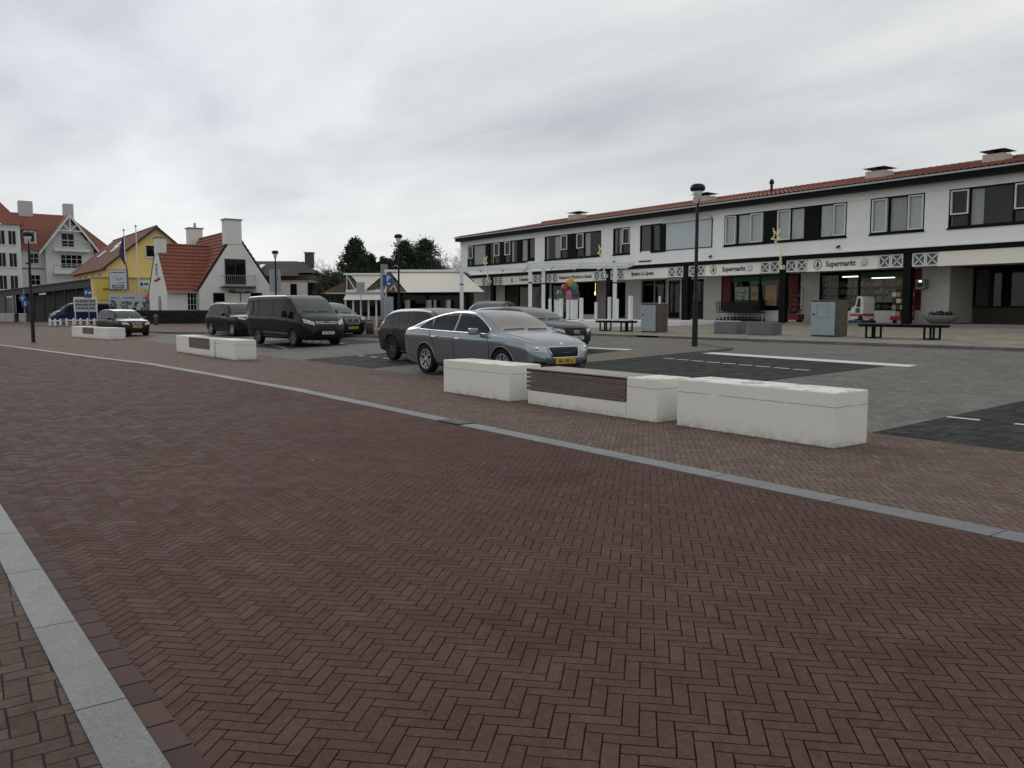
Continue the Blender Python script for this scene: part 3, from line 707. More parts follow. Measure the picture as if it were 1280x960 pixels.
SK = dict(L=4.86, rw=.335, ra=1.08, fa=3.93,
  zt=[(0, .66), (.06, .93), (.14, 1.05), (.45, 1.13), (1.0, 1.295), (1.6, 1.415), (2.2, 1.465), (2.7, 1.44), (3.1, 1.34), (3.72, 1.03), (4.2, .95), (4.55, .86), (4.76, .74), (4.86, .60)],
  zs=[(0, .60), (.08, .86), (.3, 1.0), (.9, 1.0), (1.6, .965), (3.0, .93), (3.7, .92), (4.2, .85), (4.6, .76), (4.86, .54)],
  zb=[(0, .38), (.25, .24), (1, .19), (3.8, .19), (4.6, .19), (4.86, .25)],
  w=[(0, .76), (.12, .87), (.5, .92), (1.2, .935), (3.6, .935), (4.2, .92), (4.55, .85), (4.76, .74), (4.86, .60)],
  wt=[(0, .66), (.12, .78), (.5, .79), (1.0, .74), (1.6, .675), (2.3, .655), (2.8, .67), (3.2, .715), (3.72, .78), (4.2, .78), (4.6, .70), (4.86, .54)],
  gu=[(.80, 1.06), (1.15, 1.225), (1.6, 1.33), (2.15, 1.38), (2.7, 1.355), (3.1, 1.235), (3.5, 1.01)], gd=[(.80, 1.035), (1.5, 1.01), (3.5, .965)],
  gx=[(.85, 1.26, -.3), (1.30, 2.18, 0), (2.26, 3.44, 0)], ws=(2.80, 3.70), rg=(.50, 1.45), pil=.055, trim=M_chr,
  seams=[[(3.45, .96), (3.52, .75), (3.48, .3)], [(2.22, .98), (2.24, .3)], [(1.28, .99), (1.40, .75), (1.5, .60)]], handles=[(2.36, .84), (1.42, .86)], crease=[(.35, .905), (4.1, .80)],
  mirror=(3.18, .97), hl=[(.46, .60), (.81, .64), (.82, .775), (.43, .715)], tl=[(.5, .75), (.84, .78), (.84, .92), (.5, .88)], fog=[(.5, .36), (.74, .38), (.74, .44), (.5, .42)],
  gr=[(-.34, .50), (.34, .50), (.42, .71), (-.42, .71)], bars='v', inl=[(-.42, .28), (.42, .28), (.46, .38), (-.46, .38)], badge=(0, .755), plz=.43, rplz=.70, spokes=5, rails=None)
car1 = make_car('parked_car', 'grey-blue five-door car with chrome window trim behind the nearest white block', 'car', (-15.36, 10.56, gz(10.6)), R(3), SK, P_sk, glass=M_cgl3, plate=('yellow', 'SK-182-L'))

def hatch(L, H, W, hood, cowl, wtop, rroof, belt, rw, ra, fa, rgx=.14, **k):
    hw = W / 2
    S = dict(L=L, rw=rw, ra=ra, fa=fa,
      zt=[(0, belt - .28), (.05, belt - .10), (rgx, belt + .06), (rroof, H - .07), (rroof + .5, H - .01), (rroof + 1.2, H), (wtop, H - .06), ((wtop + cowl) / 2, (H - .06 + hood + .10) / 2 + .035), (cowl, hood + .08), (L - .55, hood), (L - .22, hood - .09), (L - .07, hood - .22), (L, hood - .36)],
      zs=[(0, belt - .34), (.08, belt - .14), (.4, belt), (1.5, belt - .02), (cowl - .4, belt - .06), (cowl, min(belt - .08, hood)), (L - .6, hood - .08), (L - .2, hood - .2), (L, hood - .42)],
      zb=[(0, .36), (.2, .25), (1, .2), (L - .9, .2), (L - .3, .2), (L, .27)],
      w=[(0, hw - .16), (.12, hw - .05), (.5, hw - .01), (1.2, hw), (L - 1.3, hw), (L - .6, hw - .02), (L - .28, hw - .09), (L - .1, hw - .19), (L, hw - .33)],
      wt=[(0, hw - .24), (.12, hw - .18), (.6, hw - .24), (1.3, hw - .27), (wtop, hw - .26), (cowl, hw - .14), (L - .6, hw - .14), (L - .25, hw - .22), (L, hw - .40)],
      gu=[(.35, belt + .10), (.6, H - .24), (1.0, H - .16), (1.7, H - .12), (wtop - .1, H - .14), (wtop + .25, H - .26), (cowl - .15, belt + .0)], gd=[(.35, belt + .04), (1.5, belt + .02), (cowl - .15, belt - .03)],
      gx=[(.52, 1.02, -.3), (1.10, (wtop + 1.0) / 2, 0), ((wtop + 1.0) / 2 + .09, cowl - .25, 0)], ws=(wtop + .04, cowl - .03), rg=(rgx + .03, rroof - .02), pil=.06,
      seams=[[(cowl - .22, belt - .03), (cowl - .15, .7), (cowl - .2, .3)], [((wtop + 1.1) / 2, belt), ((wtop + 1.1) / 2 + .02, .3)], [(1.06, belt), (1.2, .72), (1.35, .6)]],
      handles=[((wtop + 1.1) / 2 + .12, belt - .12), (1.2, belt - .10)], mirror=(cowl - .45, belt + .0), hmat=M_blkp,
      hl=[(hw - .40, hood - .26), (hw - .12, hood - .20), (hw - .12, hood - .09), (hw - .44, hood - .16)], tl=[(hw - .34, belt - .16), (hw - .08, belt - .14), (hw - .12, belt + .06), (hw - .3, belt + .04)],
      gr=[(-.3, hood - .42), (.3, hood - .42), (.36, hood - .18), (-.36, hood - .18)], inl=[(-.5, .27), (.5, .27), (.55, .38), (-.55, .38)], fog=[(hw - .38, .34), (hw - .2, .35), (hw - .2, .42), (hw - .38, .42)],
      badge=(0, hood - .28), plz=.45, rplz=.62, spokes=10)
    S.update(k); return S
VO = hatch(4.66, 1.47, 1.88, .98, 3.58, 2.75, .62, 1.0, .35, .98, 3.78, spokes=10, rgx=.16, tl=[(.72, .78), (.86, .80), (.84, 1.05), (.74, 1.03)])
make_car('parked_car', 'black estate car with black wheels behind the grey-blue car', 'car', (-19.64, 11.9, gz(11.9)), R(.5), VO, P_blk, rim=M_rimd, plate=('yellow', 'XK-914-B'))
AU = hatch(4.55, 1.39, 1.82, .90, 3.35, 2.55, .6, .95, .33, .9, 3.6, bk='rings', grf=M_blkp, gr=[(-.32, .36), (.32, .36), (.42, .72), (-.42, .72)], badge=(0, .62), barm=M_blkp, hl=[(.48, .60), (.80, .66), (.80, .75), (.46, .68)])
make_car('parked_car', 'dark grey car with four ring badge showing its nose beyond the grey-blue car', 'car', (-21.04, 15.75, gz(15.7)), R(6), AU, P_gr, plate=('white', 'AB-733-T'))
H2 = hatch(4.3, 1.50, 1.80, .95, 3.25, 2.45, .55, 1.0, .32, .85, 3.45)
make_car('parked_car', 'black hatchback far behind the grey-blue car, only its rounded roof showing', 'car', (-29.6, 20.3, gz(20.3)), R(-48), H2, P_blk, plate=('white', 'GT-208-P'))
MP = hatch(4.5, 1.64, 1.86, 1.05, 3.55, 2.55, .5, 1.05, .33, .85, 3.6, bk='s')
make_car('parked_car', 'dark grey people carrier parked right of the black van, nose towards camera', 'car', (-37.3, 16.1, gz(16.1)), R(8), MP, P_gr, plate=('yellow', 'HN-551-Z'))
SU = hatch(4.6, 1.74, 1.90, 1.08, 3.40, 2.60, .55, 1.08, .36, .9, 3.7, rails=(.75, 2.7), gr=[(-.36, .60), (.36, .60), (.42, .88), (-.42, .88)])
make_car('parked_car', 'black sport utility car with roof rails parked left of the black van', 'car', (-44.37, 14.1, gz(14.1)), R(5.4), SU, P_blk, plate=('yellow', 'RB-640-K'))
SE = hatch(4.31, 1.55, 1.77, .96, 3.25, 2.40, .5, .98, .32, .82, 3.42, bk='s', badge=(0, .70), gr=[(-.17, .62), (.17, .62), (.25, .76), (-.25, .76)], inl=[(-.40, .28), (.40, .28), (.5, .50), (-.5, .50)], plz=.54,
           hl=[(.40, .66), (.76, .68), (.76, .80), (.50, .78)])
make_car('parked_car', 'black hatchback with yellow plate and pale reflections on its windows beside the farthest blocks', 'car', (-52.4, 10.0, gz(10.0)), R(8.9), SE, P_blk, plate=('yellow', '25-TN-BG'))
# vans
VN = dict(L=4.97, rw=.34, ra=1.05, fa=3.98, crown=.05,
  zt=[(0, 1.75), (.04, 1.90), (.15, 1.955), (1.5, 1.985), (3.0, 1.975), (3.35, 1.90), (3.75, 1.66), (4.22, 1.28), (4.55, 1.14), (4.78, .98), (4.92, .80), (4.97, .66)],
  zs=[(0, 1.2), (.1, 1.22), (3.2, 1.15), (3.9, 1.10), (4.25, 1.06), (4.6, .95), (4.85, .75), (4.97, .58)],
  zb=[(0, .42), (.2, .32), (1, .28), (4.0, .26), (4.7, .24), (4.97, .30)],
  w=[(0, .93), (.1, .97), (.5, .985), (3.8, .985), (4.35, .96), (4.65, .89), (4.85, .78), (4.97, .66)],
  wt=[(0, .84), (.12, .86), (1, .87), (3.1, .85), (3.6, .84), (4.2, .85), (4.6, .78), (4.97, .58)],
  gu=[(.12, 1.74), (1.5, 1.77), (3.1, 1.76), (3.45, 1.66), (4.0, 1.20)], gd=[(.12, 1.22), (2.5, 1.19), (3.4, 1.10), (4.0, 1.08)],
  gx=[(.16, 1.12, 0), (1.2, 2.35, 0), (2.5, 3.28, 0), (3.34, 3.85, -.1)], ws=(3.28, 4.18), rg=(0, 0), pil=.05,
  seams=[[(2.42, 1.85), (2.42, .4)], [(3.62, 1.1), (3.66, .85), (3.55, .4)], [(1.16, 1.85), (1.16, 1.2)]], handles=[(2.15, 1.06), (2.5, 1.04)], hmat=M_blkp, mirror=(3.62, 1.17), mirs=1.9, mirmat=M_blkp,
  hl=[(.52, .80), (.86, .90), (.84, 1.06), (.50, .93)], tl=[(.86, 1.0), (.93, 1.0), (.93, 1.4), (.86, 1.4)], gr=[(-.42, .86), (.42, .86), (.44, .93), (-.44, .93)], grf=M_chr,
  inl=[(-.5, .60), (.5, .60), (.40, .78), (-.40, .78)], fog=[(.60, .42), (.80, .44), (.80, .52), (.60, .52)], badge=(0, .90), bk='oval', plz=.52, rplz=.7, spokes=5, rim=None,
  crease=[(1.5, .52), (3.5, .48)], cmat=M_galv)
make_car('parked_van', 'large black van with chrome grille strip parked in the middle of the square', 'van', (-32.33, 12.61, gz(12.6)), R(7.3), VN, P_van, rim=mat('van_rim', (.10, .10, .105), .4, .5), plate=('white', 'VK-48-XB'))
VN2 = dict(VN); VN2['cmat'] = P_blue
make_car('parked_van', 'dark blue van standing before the dark pavilion behind the white fence', 'van', (-87.6, 12.9, .22), R(-86), VN2, P_blue, plate=('yellow', '8-VTX-31'))

# ------------------------------------------------------------------ tiled roofs
def tiles(mb, A, B, Cc, D, tw=.25, th=.33, amp=.028, step=.03):
    """A,B lower edge; D,C upper edge (corner points). waves run up the slope"""
    A, B, Cc, D = map(Vector, (A, B, Cc, D))
    e = (B - A).normalized(); nrm = e.cross(D - A).normalized()
    if nrm.z < 0: nrm = -nrm
    up = nrm.cross(e).normalized()
    if up.z < 0: up = -up
    H = (D - A).dot(up); nr = max(2, int(round(H / th))); k = 5
    rows = []
    s0 = min(0, (D - A).dot(e)); s1 = max((B - A).dot(e), (Cc - A).dot(e)); nc = int((s1 - s0) / tw * k) + 1
    for r in range(nr):
        for q in (0, 1):
            v = (r + q) / nr; sl = v * (D - A).dot(e); sr = (B - A).dot(e) * (1 - v) + v * (Cc - A).dot(e); hv = H * v
            lift = step * (1 - q)
            rows.append([A + e * min(max(s0 + c * tw / k, sl), sr) + up * hv + nrm * (lift + amp * (.5 + .5 * math.cos(2 * math.pi * c / k))) for c in range(nc)])
    vs = [p for r in rows for p in r]
    fs = [(r * nc + c, r * nc + c + 1, (r + 1) * nc + c + 1, (r + 1) * nc + c) for r in range(len(rows) - 1) for c in range(nc - 1) if (rows[r][c] - rows[r][c + 1]).length > 1e-4 or (rows[r + 1][c] - rows[r + 1][c + 1]).length > 1e-4]
    mb.add(vs, fs); return mb
def ridge(mb, p, q, r=.11, L=.34):
    p, q = Vector(p), Vector(q); n = max(1, int((q - p).length / L)); d = (q - p) / n
    for i in range(n): mb.tube(p + d * i, p + d * (i + 1.04), r * 1.12, r * .92, 8)
    return mb

# ------------------------------------------------------------------ long shop building
B = thing('shop_building', 'long white two-storey shop building with black pillars and red tiled roof', 'building', (0, 0, 0))
F0 = .93; YF = 33.75; XL, XR = -53.2, -6.
wins = [(-52.27, -44.05, 4.77), (-43.0, -37.5, 4.77), (-36.48, -35.03, 4.77), (-34.25, -32.24, 4.77), (-28.22, -21.38, 4.77), (-20.28, -17.9, 4.77), (-16.93, -10.5, 4.77)]
m = MB(); x = XL
for a, b, z in wins:
    m.box(x, a, YF, YF + .35, 4.77, 6.28); x = b
m.box(x, XR, YF, YF + .35, 4.77, 6.28); m.box(XL, XR, YF, YF + .35, 4.0, 4.77)
m.box(XL, XL + .3, YF + .35, 44, F0 - .2, 6.6); m.box(XL + .3, XR, 43.7, 44, F0 - .2, 6.6); m.box(XR - .3, XR, YF + .35, 43.7, F0 - .2, 6.6)
m.build('wall', M_white, B)
MB().box(XL, XR, YF - .03, YF + .35, 6.283, 6.62).build('lintel_band', M_whiteg, B)
MB().box(XL + .0, XR, 33.25, 33.31, 6.60, 6.86).box(XL + .0, XL + .06, 33.31, 44.5, 6.60, 6.86).box(XL + .06, XR, 33.31, YF + .3, 6.62, 6.66).build('fascia', M_blk, B)
MB().box(XL - .06, XR, 33.16, 33.25, 6.83, 6.90).build('gutter', mat('zinc', (.38, .39, .40), .45, .5, var=.1), B)
m = MB(); RZ = 7.95
tiles(m, (XL - .02, 33.2, 6.91), (XR, 33.2, 6.91), (XR, 38.5, RZ), (XL + 3.9, 38.5, RZ))
tiles(m, (XL - .02, 44.4, 6.91), (XL - .02, 33.2, 6.91), (XL + 3.9, 38.5, RZ), (XL + 3.9, 38.5, RZ))
tiles(m, (XR, 44.4, 6.91), (XL - .02, 44.4, 6.91), (XL + 3.9, 38.5, RZ), (XR, 38.5, RZ))
ridge(m, (XL + 3.9, 38.5, RZ + .03), (XR, 38.5, RZ + .03), .12)
for k in range(7):
    a = 0
m.build('roof', M_tile, B)
for x0, x1, nm in ((-44.9, -43.9, 0), (-33.55, -32.55, 0), (-22.75, -21.8, 0), (-17.4, -16.55, 0)):
    c = MB().bbox(x0, x1, 37.3, 38.2, 7.2, 8.08, .02).build('chimney', M_cham, B)
    k = MB()
    for px in (x0 + .1, x1 - .1):
        for py in (37.4, 38.1): k.tube((px, py, 8.07), (px, py, 8.22), .015)
    xm, ym = (x0 + x1) / 2, 37.75
    k.add([(x0 - .12, 37.18, 8.22), (x1 + .12, 37.18, 8.22), (x1 + .12, 38.32, 8.22), (x0 - .12, 38.32, 8.22), (xm - .2, ym, 8.34), (xm + .2, ym, 8.34)], [(0, 1, 5, 4), (1, 2, 5), (2, 3, 4, 5), (3, 0, 4), (3, 2, 1, 0)])
    k.tube((xm, ym, 8.07), (xm, ym, 8.2), .13, .18, 10); k.build('chimney_cap', M_blkm, c)
MB().tube((-28.0, 37.2, 7.5), (-28.0, 37.2, 8.2), .07).lathe([(.12, 8.15), (.12, 8.3), (.05, 8.4)], 10, Matrix.Translation((-28., 37.2, 0))).build('roof_vent', M_blkm, B)
# upper windows.  spec entries: (kind, x0, x1 [, z0])  c = white casement, f = fixed pane, b = black board, C = pane with curtain, B = pane with blind
def winbay(a, b, z0, z1, spec):
    w = MB().ring(a, b, z0, z1, YF + .02, YF + .14, .06)
    w.box(a - .03, b + .03, YF - .04, YF + .10, z0 - .07, z0 - .002)
    wo = w.build('window', M_blk, B)
    def drape(x0, x1, y, z0, z1, mt):
        n = max(4, int((x1 - x0) / .03)); v = []
        for k in range(n + 1):
            x = x0 + (x1 - x0) * k / n; v += [(x, y + .025 * math.sin(k * 1.1), z0), (x, y + .025 * math.sin(k * 1.1), z1)]
        MB().add(v, [(2 * k, 2 * k + 2, 2 * k + 3, 2 * k + 1) for k in range(n)], True).build('curtain', mt, wo)
    for sp in spec:
        k, x0, x1 = sp[:3]; zz = sp[3] if len(sp) > 3 else z0 + .06
        if k == 'b':
            bd = MB().box(x0, x1, YF + .01, YF + .10, z0 + .062, z1 - .062)
            [bd.box(x0 + q * .12, x0 + q * .12 + .012, YF + .002, YF + .0102, z0 + .08, z1 - .08) for q in range(1, int((x1 - x0) / .12))]
            bd.build('panel', M_blk, wo); continue
        if k in 'cCB' and (k == 'c' or (len(sp) > 4)):
            MB().ring(x0, x1, zz, z1 - .05, YF - .02, YF + .06, .05).build('casement', M_wframe, wo)
        MB().box(x0 + .03, x1 - .03, YF + .07, YF + .08, z0 + .05, z1 - .05).build('pane', M_glass, wo)
        MB().box(x0 - .05, x0 - .001, YF + .03, YF + .13, z0 + .06, z1 - .06).build('mullion', M_blk, wo)
        if zz > z0 + .1: MB().box(x0, x1, YF + .03, YF + .12, zz - .05, zz + .0).build('transom', M_blk, wo)
        if k == 'C': drape(x0, x1, YF + .13, z0, z1, M_curt)
        if k == 'B': MB().box(x0, x1, YF + .09, YF + .10, z0 + .06, z1 - .06).build('blind', M_curtg, wo)
        if k == 'D': drape(x0, x1, YF + .2, z0, z1, M_curd)
        if k == 'h': drape(x0 + (x1 - x0) * .58, x1, YF + .14, z0, z1, M_curt)
        if k == 'g': drape(x0, x0 + (x1 - x0) * .3, YF + .14, z0, z1, M_curt)
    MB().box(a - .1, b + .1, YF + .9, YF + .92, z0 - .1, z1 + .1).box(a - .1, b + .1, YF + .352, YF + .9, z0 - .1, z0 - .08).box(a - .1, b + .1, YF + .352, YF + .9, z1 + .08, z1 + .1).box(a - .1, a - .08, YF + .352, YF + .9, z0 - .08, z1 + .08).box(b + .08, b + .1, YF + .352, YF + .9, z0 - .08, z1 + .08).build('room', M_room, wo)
    return wo
T_, U_ = 6.28, 4.77
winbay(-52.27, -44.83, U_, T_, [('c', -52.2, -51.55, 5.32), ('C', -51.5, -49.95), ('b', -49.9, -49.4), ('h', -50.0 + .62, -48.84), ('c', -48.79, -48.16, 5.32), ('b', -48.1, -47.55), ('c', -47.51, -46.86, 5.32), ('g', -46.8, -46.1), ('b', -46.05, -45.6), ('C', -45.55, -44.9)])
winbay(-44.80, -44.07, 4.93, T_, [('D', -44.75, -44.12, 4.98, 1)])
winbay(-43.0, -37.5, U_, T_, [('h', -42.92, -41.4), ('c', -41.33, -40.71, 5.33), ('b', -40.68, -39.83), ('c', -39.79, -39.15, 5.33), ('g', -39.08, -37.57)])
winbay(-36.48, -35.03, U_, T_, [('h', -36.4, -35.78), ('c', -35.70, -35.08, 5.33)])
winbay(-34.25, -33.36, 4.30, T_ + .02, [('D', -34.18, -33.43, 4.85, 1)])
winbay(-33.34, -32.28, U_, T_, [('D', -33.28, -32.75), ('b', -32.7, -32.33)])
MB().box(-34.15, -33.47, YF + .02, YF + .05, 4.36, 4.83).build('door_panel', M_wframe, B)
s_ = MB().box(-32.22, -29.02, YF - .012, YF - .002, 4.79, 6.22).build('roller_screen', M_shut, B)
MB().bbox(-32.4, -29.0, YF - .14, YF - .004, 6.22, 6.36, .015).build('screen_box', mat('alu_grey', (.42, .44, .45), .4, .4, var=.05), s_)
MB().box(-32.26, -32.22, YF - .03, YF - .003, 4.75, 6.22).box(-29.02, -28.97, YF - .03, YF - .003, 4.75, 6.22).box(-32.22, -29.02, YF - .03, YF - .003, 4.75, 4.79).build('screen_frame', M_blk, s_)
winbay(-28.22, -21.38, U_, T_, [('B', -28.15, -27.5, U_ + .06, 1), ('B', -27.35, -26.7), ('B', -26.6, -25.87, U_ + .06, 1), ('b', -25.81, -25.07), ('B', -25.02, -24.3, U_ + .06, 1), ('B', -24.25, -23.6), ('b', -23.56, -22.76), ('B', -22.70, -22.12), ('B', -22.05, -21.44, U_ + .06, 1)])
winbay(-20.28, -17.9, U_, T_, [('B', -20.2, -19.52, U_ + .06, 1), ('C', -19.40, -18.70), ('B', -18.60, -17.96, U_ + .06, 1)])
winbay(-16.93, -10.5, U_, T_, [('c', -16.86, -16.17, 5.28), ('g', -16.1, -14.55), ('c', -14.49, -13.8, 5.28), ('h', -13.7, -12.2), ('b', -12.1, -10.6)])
# canopy beam, ledge, pillars and sign boards
MB().box(XL, XR, 33.40, 33.70, 3.86, 4.04).build('beam', M_blk, B)
MB().box(XL, XR, 33.30, 33.745, 4.043, 4.085).build('ledge', M_whiteg, B)
MB().box(XL, XR, 33.72, 36.0, 3.34, 3.38).build('soffit', mat('arcade_soffit', (.6, .6, .56), .8), B)
MB().box(XL, XR, 33.55, 43.7, F0 - .3, F0 + .012).build('floor', mat('arcade_floor', (.26, .235, .195), .8, var=.15), B)
PXs = [-18.38 - 6.06 * k for k in range(6)]
for px in PXs + [-12.3]:
    MB().box(px - .17, px + .17, 33.46, 33.72, F0 - .05, 3.855).build('pillar', M_blk, B)
def lattice(x0, x1):
    z0, z1 = 3.29, 3.84; p = MB().box(x0, x1, 33.54, 33.56, z0 + .01, z1 - .01).build('lattice_panel', mat('lattice_back', (.13, .12, .11), .8), B)
    w = MB().ring(x0, x1, z0, z1, 33.485, 33.535, .055)
    for s in (0, 1):
        a = (x0 + .05, 33.50, z0 + .05) if s else (x0 + .05, 33.50, z1 - .05); b = (x1 - .05, 33.50, z1 - .05) if s else (x1 - .05, 33.50, z0 + .05)
        d = Vector(b) - Vector(a); nn = Vector((-d.z, 0, d.x)).normalized() * .025
        w.prism([Vector(a) - nn, Vector(b) - nn, Vector(b) + nn, Vector(a) + nn], (0, .02 + .006 * s, 0))
    w.build('lattice', M_wframe, p)
def signboard(x0, x1, txts, mt=M_cream):
    s = MB().bbox(x0, x1, 33.49, 33.56, 3.28, 3.845, .01).build('sign_board', mt, B)
    MB().box(x0, x1, 33.40, 33.485, 3.262, 3.279).build('sign_rail', M_whiteg, s)
    for t_, cx, size, wd in txts: text(t_, size, (cx, 33.484, 3.565), FY, M_ink, s, 'lettering', wd)
    return s
signs = {0: ('', 0), 1: ('Supermarkt', -21.45), 2: ('Supermarkt', -27.35), 3: ('IJssalon La Spezia', -33.75), 4: ('Restaurant Pizzeria La Spezia', -39.6), 5: ('Columbus', -44.9)}
for k, px in enumerate(PXs):
    if k < 6:
        for i in (0, 1):
            lattice(px + .19 + i * .55, px + .19 + i * .55 + .54); lattice(px - .19 - (i + 1) * .55, px - .19 - i * .55 - .01)
green = mat('logo_green', (.02, .12, .05), .6, var=0); lil = mat('logo_lilac', (.55, .55, .68), .6, var=.2)
def logo(s, cx, kind):
    z = 3.565; y = 33.484
    if kind == 0:                      # ring with a fir tree
        m = MB(); m.path([(cx + .19 * math.cos(a * math.pi / 12), y, z + .21 * math.sin(a * math.pi / 12)) for a in range(25)], .018, 4)
        for w, z0, z1 in ((.12, -.08, .02), (.10, -.01, .09), (.07, .06, .16)): m.prism([(cx - w, y - .004, z + z0), (cx + w, y - .004, z + z0), (cx, y - .004, z + z1)], (0, .006, 0))
        m.box(cx - .018, cx + .018, y - .004, y + .002, z - .14, z - .08); m.build('logo', green, s)
    elif kind == 1: MB().lathe([(0, 0), (.17, 0), (.17, .008), (0, .008)], 24, Matrix.Translation((cx, y, z + .01)) @ Matrix.Rotation(R(90), 4, 'X')).box(cx - .19, cx - .12, y - .004, y + .002, z - .22, z - .10).build('logo', lil, s)
    else: MB().prism([(cx - .14, y, z - .14), (cx + .14, y, z - .14), (cx + .04, y, z - .02), (cx + .1, y, z), (cx, y, z + .19), (cx - .1, y, z), (cx - .04, y, z - .02)], (0, .005, 0)).build('logo', M_ink, s)
for k in range(1, 6):
    x0, x1 = PXs[k] + 1.31, PXs[k - 1] - 1.31; t_, cx = signs[k]
    s = signboard(x0, x1, [(t_, cx, .34 if k < 3 else .30, {1: 1.45, 2: 1.45, 3: 1.75, 4: 3.1, 5: 1.0}[k])])
    if k < 3: logo(s, x0 + .55, 0); logo(s, x1 - .6, 1)
    if k == 5: logo(s, x0 + 1.1, 2)
signboard(XL, PXs[5] - 1.31, [])
aw = MB().prism([(PXs[0] + 1.31, 33.30, 3.26), (PXs[0] + 1.31, 33.42, 3.30), (PXs[0] + 1.31, 33.50, 3.84), (PXs[0] + 1.31, 33.44, 3.84)], (11.5, 0, 0)).build('awning', M_awn, B)
# shop fronts
YS = 36.0
def sf(kind, x0, x1, z0=F0, z1=3.34, **k):
    if kind == 'wall':
        w = MB().box(x0, x1, YS, YS + .2, z0, z1); o = w.build('shop_wall', k.get('m', M_whiteg), B)
        if k.get('grooves'):
            g_ = MB(); n = int((x1 - x0) / .13)
            for i in range(1, n): g_.box(x0 + i * (x1 - x0) / n - .006, x0 + i * (x1 - x0) / n + .006, YS - .004, YS - .001, z0 + .02, z1)
            g_.build('board_joint', mat('joint_grey', (.33, .33, .32), .8), o)
    else:
        fm = k.get('m', M_blk); t = k.get('t', .06)
        w = MB().ring(x0, x1, z0, z1, YS - .03, YS + .08, t)
        for q in k.get('mull', []): w.box(q - t / 2, q + t / 2, YS - .025, YS + .075, z0 + t, z1 - t)
        o = w.build('shop_window' if kind == 'win' else 'door', fm, B)
        MB().box(x0 + .02, x1 - .02, YS + .02, YS + .03, z0 + .02, z1 - .02).build('pane', M_glass2, o)
    return o
LB = mat('light_board', (.70, .70, .66), .7, var=.1, dirt=.2, dcol=(.25, .24, .2))
sf('wall', XL + .3, -50.6, m=LB); sf('win', -50.6, -48.9, 1.3); sf('wall', -50.6, -48.9, F0, 1.3)
sf('win', -48.9, -46.3, 1.5, mull=[-47.6]); sf('wall', -48.9, -46.3, F0, 1.5, m=M_whiteg); sf('wall', -46.3, -45.0, m=LB); sf('win', -45.0, -43.0, F0, mull=[-44.0])
sf('win', -43.0, -41.9, F0, m=M_blk); sf('win', -41.9, -40.4, 1.25, mull=[-41.2]); sf('wall', -41.9, -40.4, F0, 1.25, m=LB); sf('wall', -40.4, -38.85, m=mat('taupe_panel', (.34, .31, .28), .8), grooves=0)
sf('win', -38.85, -37.6, F0, t=.09, m=M_wframe); sf('wall', -37.6, -36.36, m=LB, grooves=1)
sf('win', -36.36, -34.28, 1.9, mull=[-35.25], m=mat('grey_frame', (.35, .35, .33), .6)); sf('wall', -36.36, -34.28, F0, 1.9, m=LB)
dr = sf('door', -34.22, -33.08, F0, m=M_wframe, t=.10); sf('wall', -33.08, -32.55, m=M_blk)
sf('door', -32.52, -31.33, F0, m=M_wframe, t=.09); sf('wall', -31.33, -30.2, grooves=1, m=LB)
sf('win', -30.18, -25.25, 1.5, mull=[-29.5, -27.65], t=.07); sf('wall', -30.18, -25.25, F0, 1.5)
sf('wall', -25.2, -24.15, grooves=1, m=LB); sf('win', -24.12, -19.45, 1.5, mull=[-22.05], t=.09); sf('wall', -24.12, -19.45, F0, 1.5)
redp = mat('dark_red_board', (.16, .02, .02), .7, var=.5, vs=4.)
sf('wall', -19.42, -19.1, 1.5, 3.34, m=redp); sf('wall', -19.45, -19.1, F0, 1.5); sf('wall', -19.08, -18.06, grooves=0, m=mat('plain_plaster', (.66, .665, .64), .85, var=.1, dirt=.2, dcol=(.25, .24, .2)))
MB().box(-18.06, -17.86, YS, 39.5, F0, 3.34).build('shop_wall', LB, B)
YS = 38.0
sf('win', -17.8, -13.2, 1.62, mull=[-16.4, -14.6]); sf('wall', -17.8, -13.2, F0, 1.62, m=mat('brown_panel', (.07, .055, .045), .8, var=.3)); sf('win', -13.2, -6.4, F0, mull=[-11, -9])
YS = 36.0
MB().box(XL + .3, XR - .3, 42.5, 42.55, F0, 3.4).box(XL + .3, XR - .3, YS + .3, 42.5, F0 + .015, F0 + .03).box(XL + .3, XR - .3, YS, 42.5, 3.385, 3.42).box(-37.0, -36.95, 36.2, 42.5, F0, 3.38).box(-30.3, -30.25, 36.2, 42.5, F0, 3.38).build('shop_interior', mat('shop_interior', (.07, .062, .055), .9, var=.6, vs=2.), B)
lm = mat('strip_light', (.9, .9, .85), .5, var=0, emit=(1., .95, .85), es=2.2)
for x_, y_ in ((-23.2, 37.4), (-20.6, 37.6), (-20.4, 39.6), (-23.2, 40.0)): MB().bbox(x_ - .6, x_ + .6, y_ - .05, y_ + .05, 3.12, 3.17, .01).build('strip_light', lm, B)
# shelves inside the supermarket
m = MB(); goods = [MB() for _ in range(4)]
for r_ in range(5):
    m.box(-25.6, -21.4, 38.3, 38.7, 1.15 + r_ * .38, 1.18 + r_ * .38)
    x = -25.55
    while x < -21.5:
        w_ = random.uniform(.08, .2); goods[random.randrange(4)].box(x, x + w_, 38.32, 38.6, 1.185 + r_ * .38, 1.185 + r_ * .38 + random.uniform(.15, .3)); x += w_ + .01
sh = m.build('shelf', M_galv, B)
for g_, c_ in zip(goods, ((.5, .33, .08), (.42, .08, .05), (.13, .3, .1), (.5, .5, .46))): g_.build('packs', mat('packs_%d' % int(c_[0] * 100 + c_[1] * 1000), c_, .6), sh)
